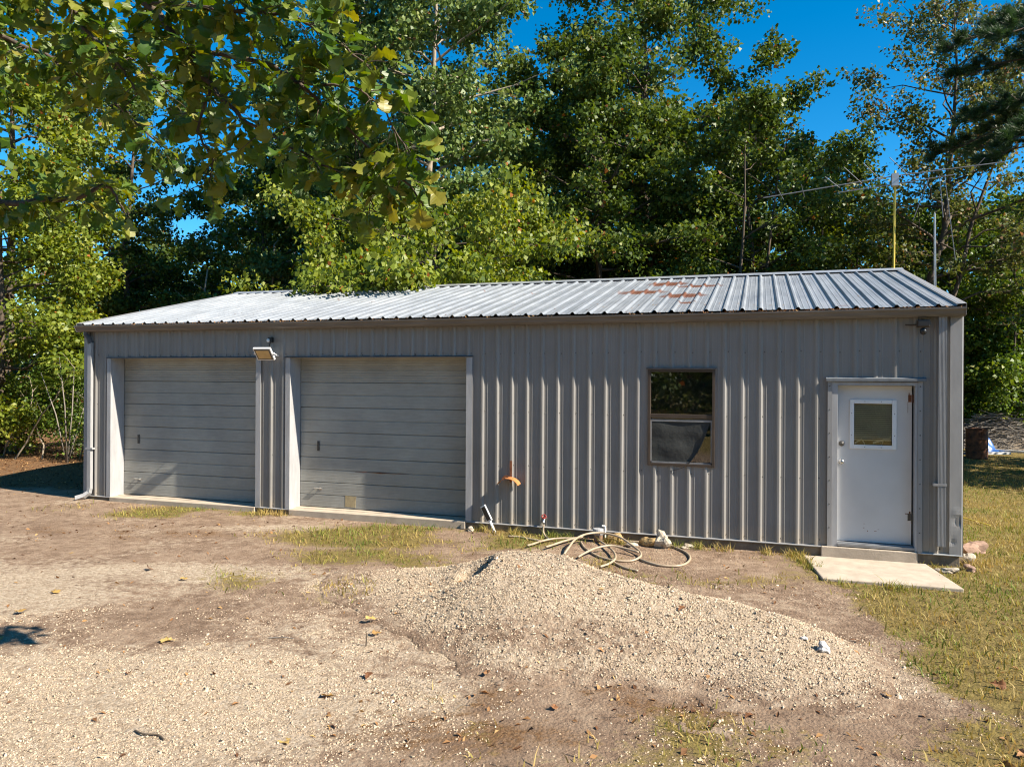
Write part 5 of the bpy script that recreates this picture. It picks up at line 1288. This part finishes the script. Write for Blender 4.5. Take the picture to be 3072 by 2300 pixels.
# thin trunks that show inside the dark wood
for i, (x, y, h, rr, ln, lab) in enumerate([(-7.6, 15.0, 7.5, .10, .06, 'thin crooked trunk in the dark wood above the left roof end'), (-10.2, 14.0, 6.5, .09, .12, 'leaning pale trunk behind the left roof end'), (-4.4, 16.5, 8.0, .09, -.03, 'thin straight trunk in the dark wood left of the pale tree'), (-5.6, 18.0, 8.5, .08, .02, 'slim trunk deeper in the dark wood')]):
    r = random.Random(i + 60); pts = [(ln * h * k / 8 + r.gauss(0, .06), r.gauss(0, .05), h * k / 8 - .1) for k in range(9)]
    mb = MB(); mb.tube(pts, [rr * (1 - .08 * k) for k in range(9)], 7)
    for k in range(3, 9):
        a = r.uniform(0, 6.28); L = r.uniform(.4, 1.3); mb.tube([pts[k], (pts[k][0] + math.cos(a) * L * .6, pts[k][1] + math.sin(a) * L * .5, pts[k][2] + L * .3), (pts[k][0] + math.cos(a) * L, pts[k][1] + math.sin(a) * L, pts[k][2] + L * .7)], [.025, .015, .005], 5)
    o = mb.build('tree_trunk', M['palebark'] if i != 2 else M['bark'], smooth=True); o.location = (x, y, float(gz(x, y))); tag(o, lab, 'tree', 'bare trunks inside the wood')

# ---- pine reaching in from the right
def pine():
    bx, by = 21.0, 13.6; z0 = float(gz(bx, by)); T = tag(empty('pine_tree', (bx, by, z0)), 'dark pine with hanging tufted boughs at the upper right edge', 'tree')
    r = np.random.default_rng(15); mb = MB(); mb.tube([(0, 0, -.1), (.05, 0, 5), (-.05, .05, 10), (0, 0, 15.5)], [.26, .22, .15, .04], 10)
    V = []; RN = []
    def tuft(p, d):
        n = 54; a = r.normal(0, 1, (n, 3)); a /= np.linalg.norm(a, axis=1)[:, None]; dd = a * .75 + np.array(d) * .8; dd /= np.linalg.norm(dd, axis=1)[:, None]
        L = r.uniform(.16, .27, (n, 1)); s = np.cross(dd, r.normal(0, 1, (n, 3))); s /= np.linalg.norm(s, axis=1)[:, None]; q = np.array(p) + r.normal(0, .03, (n, 3))
        V.append(np.stack([q - s * .006, q + s * .006, q + dd * L + s * .002 + np.array([0, 0, -.02]), q + dd * L - s * .002 + np.array([0, 0, -.02])], 1).reshape(-1, 3)); RN.append(np.clip(r.normal(.45, .2) + r.normal(0, .12, n), 0, 1))
    def bough(z, az, L, drop, tw):
        d = Vector((math.cos(az), math.sin(az), 0)); s0 = Vector((0, 0, z)); pts = [s0 + d * L * u + Vector((r.normal(0, .06), r.normal(0, .06), .25 * L * u * (1 - u) - drop * u * u + r.normal(0, .04))) for u in np.linspace(0, 1, 9)]
        mb.tube(pts, [.07 * (1 - .85 * k / 8) for k in range(9)], 5, cap=False)
        for k in range(tw):
            u = r.uniform(.3, 1) * 8; j = min(int(u), 7); b = pts[j].lerp(pts[j + 1], u - j); sd = Vector((-d.y, d.x, 0)) * r.choice([-1, 1]) * r.uniform(.3, 1) + d * r.uniform(.2, 1); l2 = r.uniform(.3, 1.15) * (1.2 - u / 10); e = b + sd.normalized() * l2 + Vector((0, 0, r.normal(.02, .12)))
            mb.tube([b, (b + e) / 2 + Vector((0, 0, .04)), e], [.014, .010, .005], 4, cap=False)
            for q in range(3):
                w = .62 + .38 * q / 2; tuft(b.lerp(e, w), (sd.normalized() + Vector((0, 0, .35))))
        tuft(pts[-1], d)
    for (z, az, L, dr, tw) in [(12.0, 3.2, 5.0, .5, 52), (11.4, 3.6, 4.7, .4, 40), (12.6, 2.9, 4.2, .4, 40), (11.2, 3.0, 4.6, .3, 40), (10.0, 3.3, 4.6, .7, 50), (9.6, 3.0, 5.0, .9, 48), (9.0, 3.55, 4.2, .6, 40), (9.8, 2.7, 4.2, .6, 30), (8.8, 3.2, 4.0, .5, 36), (7.0, 3.1, 2.2, .8, 14),
                               (11, .4, 3.5, .5, 16), (10, 1.6, 3.2, .5, 14), (10.5, 5.2, 3.3, .5, 16), (13.5, 4.5, 2.6, .2, 14), (13.8, 1.0, 2.6, .2, 14), (12.4, 5.9, 3, .4, 14), (14.6, 3.0, 1.8, 0, 12), (15.2, 0, 1.2, -.2, 8)]:
        bough(z, az, L, dr, tw)
    mb.build('trunk', M['bark'], T, smooth=True)
    v = np.concatenate(V); crown_mesh('crown', v, len(v) // 4, np.concatenate(RN), M['pine'], T)
pine()

# ---- near oak: limbs reaching in from a trunk outside the frame on the left
def near_oak():
    T = tag(empty('near_oak_tree', (2.12, -5.81, -.15)), 'near oak whose lobed sunlit leaves hang across the upper left', 'tree')
    off = Vector((2.12, -5.81, -.15))
    B = {'a': [(2.15, -5.8, 5.0), (3.6, -6.2, 5.5), (5.32, -6.44, 5.32), (6.38, -6.3, 5.01), (7.11, -6.28, 4.72), (7.56, -6.34, 4.28), (7.79, -6.37, 3.94), (8.04, -6.39, 3.64)],
         'b': [(7.56, -6.34, 4.28), (8.21, -6.44, 4.04), (8.49, -6.45, 3.83), (8.66, -6.4, 3.63), (8.84, -6.34, 3.44), (9.09, -6.26, 3.21), (9.24, -6.21, 3.01)],
         'c': [(7.11, -6.28, 4.72), (8.06, -6.59, 4.36), (8.56, -6.64, 4.21), (8.87, -6.65, 3.98), (9.07, -6.58, 3.77)],
         'd': [(5.32, -6.44, 5.32), (5.36, -6.01, 4.89), (5.85, -5.85, 4.63), (6.42, -5.76, 4.23), (6.82, -5.84, 3.81)],
         'e': [(2.1, -5.8, 3.4), (2.84, -5.78, 3.97), (4.28, -5.73, 3.54), (5.15, -5.76, 3.56), (5.82, -5.64, 3.58), (6.16, -5.64, 3.67), (6.3, -5.59, 3.44)],
         'f': [(8.04, -6.39, 3.64), (8.3, -6.36, 3.45), (8.55, -6.33, 3.32), (8.82, -6.24, 3.15), (8.92, -6.21, 2.99)],
         'g': [(7.79, -6.37, 3.94), (7.65, -6.31, 3.61), (7.74, -6.28, 3.39), (7.69, -6.29, 3.22)],
         'h': [(8.49, -6.45, 3.83), (8.87, -6.43, 3.74), (9.05, -6.37, 3.55), (9.19, -6.33, 3.3)],
         'i': [(8.06, -6.59, 4.36), (8.34, -6.61, 4.54), (8.66, -6.61, 4.57), (8.92, -6.63, 4.33)],
         'j': [(6.38, -6.3, 5.01), (6.66, -6.32, 4.57), (6.96, -6.33, 4.3), (7.11, -6.28, 4.01)],
         'k': [(5.85, -5.85, 4.63), (6.3, -6.0, 4.65), (6.8, -6.0, 4.45), (7.2, -6.1, 4.05)]}
    R0 = {'a': (.06, .012), 'b': (.018, .005), 'c': (.018, .005), 'd': (.03, .006), 'e': (.06, .007), 'f': (.010, .004), 'g': (.012, .004), 'h': (.010, .004), 'i': (.010, .004), 'j': (.016, .005), 'k': (.012, .004)}
    mb = MB(); mb.tube([(2.12, -5.81, -.3), (2.10, -5.82, 2.5), (2.13, -5.8, 5.0), (2.4, -5.77, 7.0), (2.9, -5.7, 8.6)], [.30, .24, .20, .14, .05], 12)
    r = np.random.default_rng(77); rr = random.Random(5); nodes = []
    for k, pl in B.items():
        pl = [(q[0], q[1], q[2] + (.16 * min(1, max(0, (4.3 - q[2]) / .8)) if q[0] > 6.5 else 0)) for q in pl]
        sp = spline(pl, 6); n = len(sp); a, b = R0[k]; sp = [q + Vector((rr.gauss(0, .006), rr.gauss(0, .006), rr.gauss(0, .006))) for q in sp]
        mb.tube(sp, [a + (b - a) * (i / (n - 1)) ** .7 for i in range(n)], 7)
        L = 0
        for i in range(1, n):
            seg = (sp[i] - sp[i - 1]).length; L += seg
            if sp[i].x < 5.0: continue
            for _ in range(max(1, int(round(seg / .042)))):
                nodes.append((sp[i - 1].lerp(sp[i], rr.random()), (sp[i] - sp[i - 1]).normalized()))
    # leafy twigs above the frame
    leaves = []
    for p, tdir in nodes:
        if rr.random() < .12: continue
        dv = Vector((rr.gauss(0, .8), rr.gauss(0, .8), rr.gauss(-.02, .6))) + tdir * .7; dv.normalize(); L = rr.uniform(.05, .26); e = p + dv * L + Vector((0, 0, -.25 * L * L))
        mb.tube([p, (p + e) / 2 + Vector((0, 0, .01)), e], [.0035, .003, .002], 4, cap=False)
        for q in range(rr.randint(3, 5)):
            ld = (dv * .5 + Vector((rr.gauss(0, .75), rr.gauss(0, .75), rr.gauss(-.25, .6)))).normalized(); leaves.append((e.lerp(p, rr.uniform(0, .35)), ld))
    o = mb.build('branches', M['bark'], T, smooth=True); o.location = -off
    rr.shuffle(leaves)
    meshes = [oak_leaf_mesh('leaf', M['frontoak'], 200 + i, .16 + .05 * (i % 3), .12 + .12 * (i % 4), [.12, .3, .42, .5, .6, .7, .78, .84, .25, .55, .90, .2][i], [1, .85, 1.1, .95][i % 4]) for i in range(12)]
    def xf(p, d, s):
        up = Vector((rr.gauss(0, .55), rr.gauss(0, .55) - .1, 1)); y = up.cross(d)
        if y.length < .1: y = d.orthogonal()
        y.normalize(); z = d.cross(y); m = Matrix((d, y, z)).transposed().to_4x4() @ Matrix.Diagonal((s, s, s, 1)); m.translation = p + d * s * .2 - off; return m
    nvis = 0; V = []; F = []; RN = []
    for i, (p, d) in enumerate(leaves):
        s = rr.uniform(.095, .172); mt = xf(p, d, s); me = meshes[rr.randrange(12)]
        if nvis < 300:
            o = bpy.data.objects.new('leaf', me); COL.objects.link(o); o.parent = T; o.matrix_local = mt; nvis += 1
        else:
            b = len(V); V += [tuple(mt @ v.co) for v in me.vertices]; F += [tuple(b + j for j in pg.vertices) for pg in me.polygons]; RN += [me.attributes['rnd'].data[0].value] * len(me.polygons)
    me = bpy.data.meshes.new('foliage'); me.from_pydata(V, [], F); me.materials.append(M['frontoak']); at = me.attributes.new('rnd', 'FLOAT', 'FACE'); at.data.foreach_set('value', RN)
    o = bpy.data.objects.new('foliage', me); COL.objects.link(o); o.parent = T; o['kind'] = 'stuff'
    # the rest of the crown, round the trunk
    C = np.stack([r.normal(.3, 1.5, 120), r.normal(.1, 1.4, 120), r.uniform(4.6, 9.5, 120)], -1); C = C[C[:, 0] < 2.2]
    v, N, idx = leaf_cloud(C, np.full(len(C), 60), np.full(len(C), .4), .15, r); crown_mesh('crown', v, N, r.uniform(.1, .9, N), M['frontoak'], T)
    print('near oak leaves', len(leaves))
near_oak()
